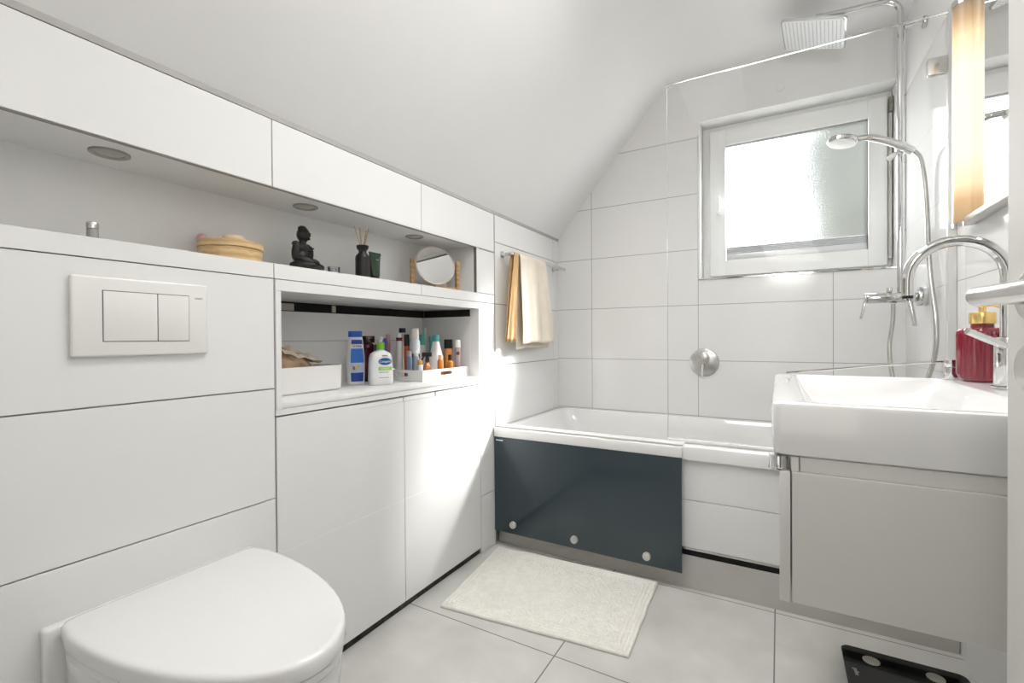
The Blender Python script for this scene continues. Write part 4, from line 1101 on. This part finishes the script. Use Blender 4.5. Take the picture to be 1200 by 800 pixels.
# ------------------------------------------------------------------ bath mat
cs = [Vector((.040, 1.886, 0)), Vector((.770, 1.926, 0)), Vector((.791, 1.431, 0)), Vector((.105, 1.364, 0))]
NU, NV = 230, 160; t = NB(); G = []
def hgt(u, v):
    du = min(u, 1 - u) * .73; dv = min(v, 1 - v) * .5; d = min(du, dv)
    if d < .003: return .004
    h = .0085
    X, Y = u * .73, v * .5
    if d < .055:
        band = sin(d / .014 * 2 * pi); h += .0022 * band
        s = X if dv < du else Y
        if .012 < d < .048: h += .0020 * (1 if sin(s / .012 * 2 * pi) > .1 else -1) * max(0, band)
    else:
        a = noise.noise(Vector((X * 9, Y * 9, 0))) * 2.6
        q = noise.noise(Vector(((X * cos(a) + Y * sin(a)) * 40, (-X * sin(a) + Y * cos(a)) * 150, 1.3)))
        h += .0030 - .0095 * max(0, .45 - abs(q) * 1.6) ** .8
    return h
for i in range(NU + 1):
    row = []
    for j in range(NV + 1):
        u, v = i / NU, j / NV
        p = (cs[0] * (1 - u) + cs[1] * u) * (1 - v) + (cs[3] * (1 - u) + cs[2] * u) * v
        p = p + Vector((.0025 * noise.noise(Vector((u * 7, v * 7, 5))), .003 * noise.noise(Vector((u * 6, v * 6, 9))), 0))
        row.append(t.verts.new((p.x, p.y, hgt(u, v) + .001)))
    G.append(row)
for i in range(NU):
    for j in range(NV): t.faces.new((G[i][j], G[i + 1][j], G[i + 1][j + 1], G[i][j + 1]))
bd = [G[i][0] for i in range(NU + 1)] + [G[NU][j] for j in range(1, NV + 1)] + [G[i][NV] for i in range(NU - 1, -1, -1)] + [G[0][j] for j in range(NV - 1, 0, -1)]
lowv = [t.verts.new((v.co.x, v.co.y, .0006)) for v in bd]
for k in range(len(bd)):
    j = (k + 1) % len(bd); t.faces.new((bd[k], bd[j], lowv[j], lowv[k]))
t.faces.new(lowv)
bmesh.ops.recalc_face_normals(t, faces=t.faces[:])
tag(obj('bath_mat', t, M['mat'], None, 180), 'ivory cotton bath mat lying on the floor before the bath', 'bath mat')

# ------------------------------------------------------------------ bathroom scale
bs_ = thing('bathroom_scale', 'black glass bathroom scale on the floor under the vanity', 'scale', (1.51, 1.64, .001))
x0, x1, y0, y1 = 1.366, 1.664, 1.50, 1.798
b = NB(); loft(b, [rrect(x0, x1, y0, y1, .022, .0165), rrect(x0 - .0006, x1 + .0006, y0 - .0006, y1 + .0006, .022, .019), rrect(x0, x1, y0, y1, .022, .0235), rrect(x0 + .001, x1 - .001, y0 + .001, y1 - .001, .022, .0245)], True, True)
obj('glass_platform', b, M['scale_glass'], bs_)
obj('housing', box(NB(), x0 + .03, x1 - .03, y0 + .03, y1 - .03, .006, .0164, .003), M['black_plastic'], bs_)
brushed = stripe_mat('brushed_pad', (.40, .38, .33), (.62, .60, .54), 60, 'X', .3, 1); brushed.node_tree.nodes['Principled BSDF'].inputs['Metallic'].default_value = .9
for xx in (1.437, 1.584):
    for yy in (1.555, 1.743):
        b = NB(); lathe(b, [(.0215, 0), (.0215, .0008), (.020, .0014), (0, .0016)], (xx, yy, .0246), 32); obj('contact_pad', b, brushed, bs_)
for xx in (x0 + .04, x1 - .04):
    for yy in (y0 + .04, y1 - .04): obj('foot', cyl(NB(), (xx, yy, .001), (xx, yy, .0058), .014, seg=18), M['black_plastic'], bs_)
text('lettering', 'gallet', .016, flat('dim_print', (.45, .44, .42), .5), bs_, (1.392, 1.665, .0247), (.05, -1, 0), (1, .05, 0))

# ------------------------------------------------------------------ open door beside the camera
EV = Vector((.174, -.985, 0)).normalized(); NV_ = Vector((-.985, -.174, 0)).normalized()   # along the leaf to the hinge / towards the room
E0 = Vector((1.4228, .739, 0))
dr = thing('door_1', 'open white door leaf with steel lever handle at the right edge', 'door', tuple(E0 + EV * .4))
dr['kind'] = 'structure'
Rm = Matrix(((EV.x, -NV_.x, 0, E0.x), (EV.y, -NV_.y, 0, E0.y), (0, 0, 1, 0), (0, 0, 0, 1)))
def DM(u, n, z): return Rm @ Vector((u, -n, z))
b = NB(); box(b, 0, .84, 0, .040, .008, 2.03, .002, 2, Rm); obj('door_leaf', b, M['door_paint'], dr)
hz_ = 1.041; ub = .052
b = NB(); cyl(b, DM(ub, .0002, hz_), DM(ub, .008, hz_), .0265, seg=40, bev=.0015); ros = obj('rosette', b, M['satin'], dr)
b = NB(); cyl(b, DM(ub, .0082, hz_), DM(ub, .040, hz_), .0095, seg=20)
tube(b, [DM(ub - .0075, .0485, hz_), DM(ub - .007, .0485, hz_), DM(ub - .004, .0485, hz_), DM(ub + .12, .0485, hz_)], [.006, .0092, .0105, .0105], 24)
obj('lever', b, M['satin'], ros)
b = NB(); cyl(b, DM(ub, .0002, hz_ - .0765), DM(ub, .008, hz_ - .0765), .0265, seg=40, bev=.0015); kr = obj('key_rosette', b, M['satin'], dr)
b = NB(); cyl(b, DM(ub, .0082, hz_ - .0755), DM(ub, .0088, hz_ - .0755), .005, seg=16); box(b, -.002, .002, -.0002, .0006, -.012, 0, 0, 1, Matrix.Translation(DM(ub, .0084, hz_ - .0755)) @ Rm.to_3x3().to_4x4())
obj('keyhole', b, M['black_plastic'], kr)

# ------------------------------------------------------------------ light
w = bpy.data.worlds.new('sky'); SC.world = w; w.use_nodes = True
bg = w.node_tree.nodes['Background']; bg.inputs[0].default_value = (.93, .97, 1.0, 1); bg.inputs[1].default_value = 11.0
def light(name, kind, loc, energy, col=(1, 1, 1), size=.3, size_y=None, direction=None, shape='RECTANGLE', spread=None):
    d = bpy.data.lights.new(name, kind); d.energy = energy; d.color = col
    if kind == 'AREA':
        d.shape = shape; d.size = size
        if size_y: d.size_y = size_y
        if spread: d.spread = radians(spread)
    o = bpy.data.objects.new(name, d); COL.objects.link(o); o.location = loc
    if direction: o.rotation_euler = Vector(direction).to_track_quat('-Z', 'Y').to_euler()
    return o
s = light('sun', 'SUN', (4, 5, 5), 230, (1, .98, .95), direction=(-1.25, -1, -1)); s.data.angle = radians(13)
light('ceiling_fill', 'AREA', (.86, 1.20, 2.385), 14.5, (1, .99, .97), .34, .9, (0, 0, -1), spread=140)  # unseen area light added as overhead fill
light('uplight_fill', 'AREA', (1.25, -.10, 1.70), 10.5, (1, .985, .96), .4, .4, (.45, .80, .72))  # unseen uplight added in the doorway to brighten ceiling and upper walls
light('doorway_fill', 'AREA', (1.12, -.12, 1.2), 2.4, (1, .965, .91), .5, 1.2, (0, 1, 0))  # unseen area light added behind the camera as soft front fill

# ------------------------------------------------------------------ view
vs_ = SC.view_settings
vs_.view_transform = 'Standard'; vs_.look = 'None'; vs_.gamma = 1.0; vs_.use_curve_mapping = False; vs_.exposure = 0.06
SC.cycles.use_denoising = True
SC.cycles.max_bounces = 10; SC.cycles.diffuse_bounces = 5; SC.cycles.glossy_bounces = 5; SC.cycles.transparent_max_bounces = 12
SC.cycles.sample_clamp_indirect = 6.0
SC.cycles.blur_glossy = .5
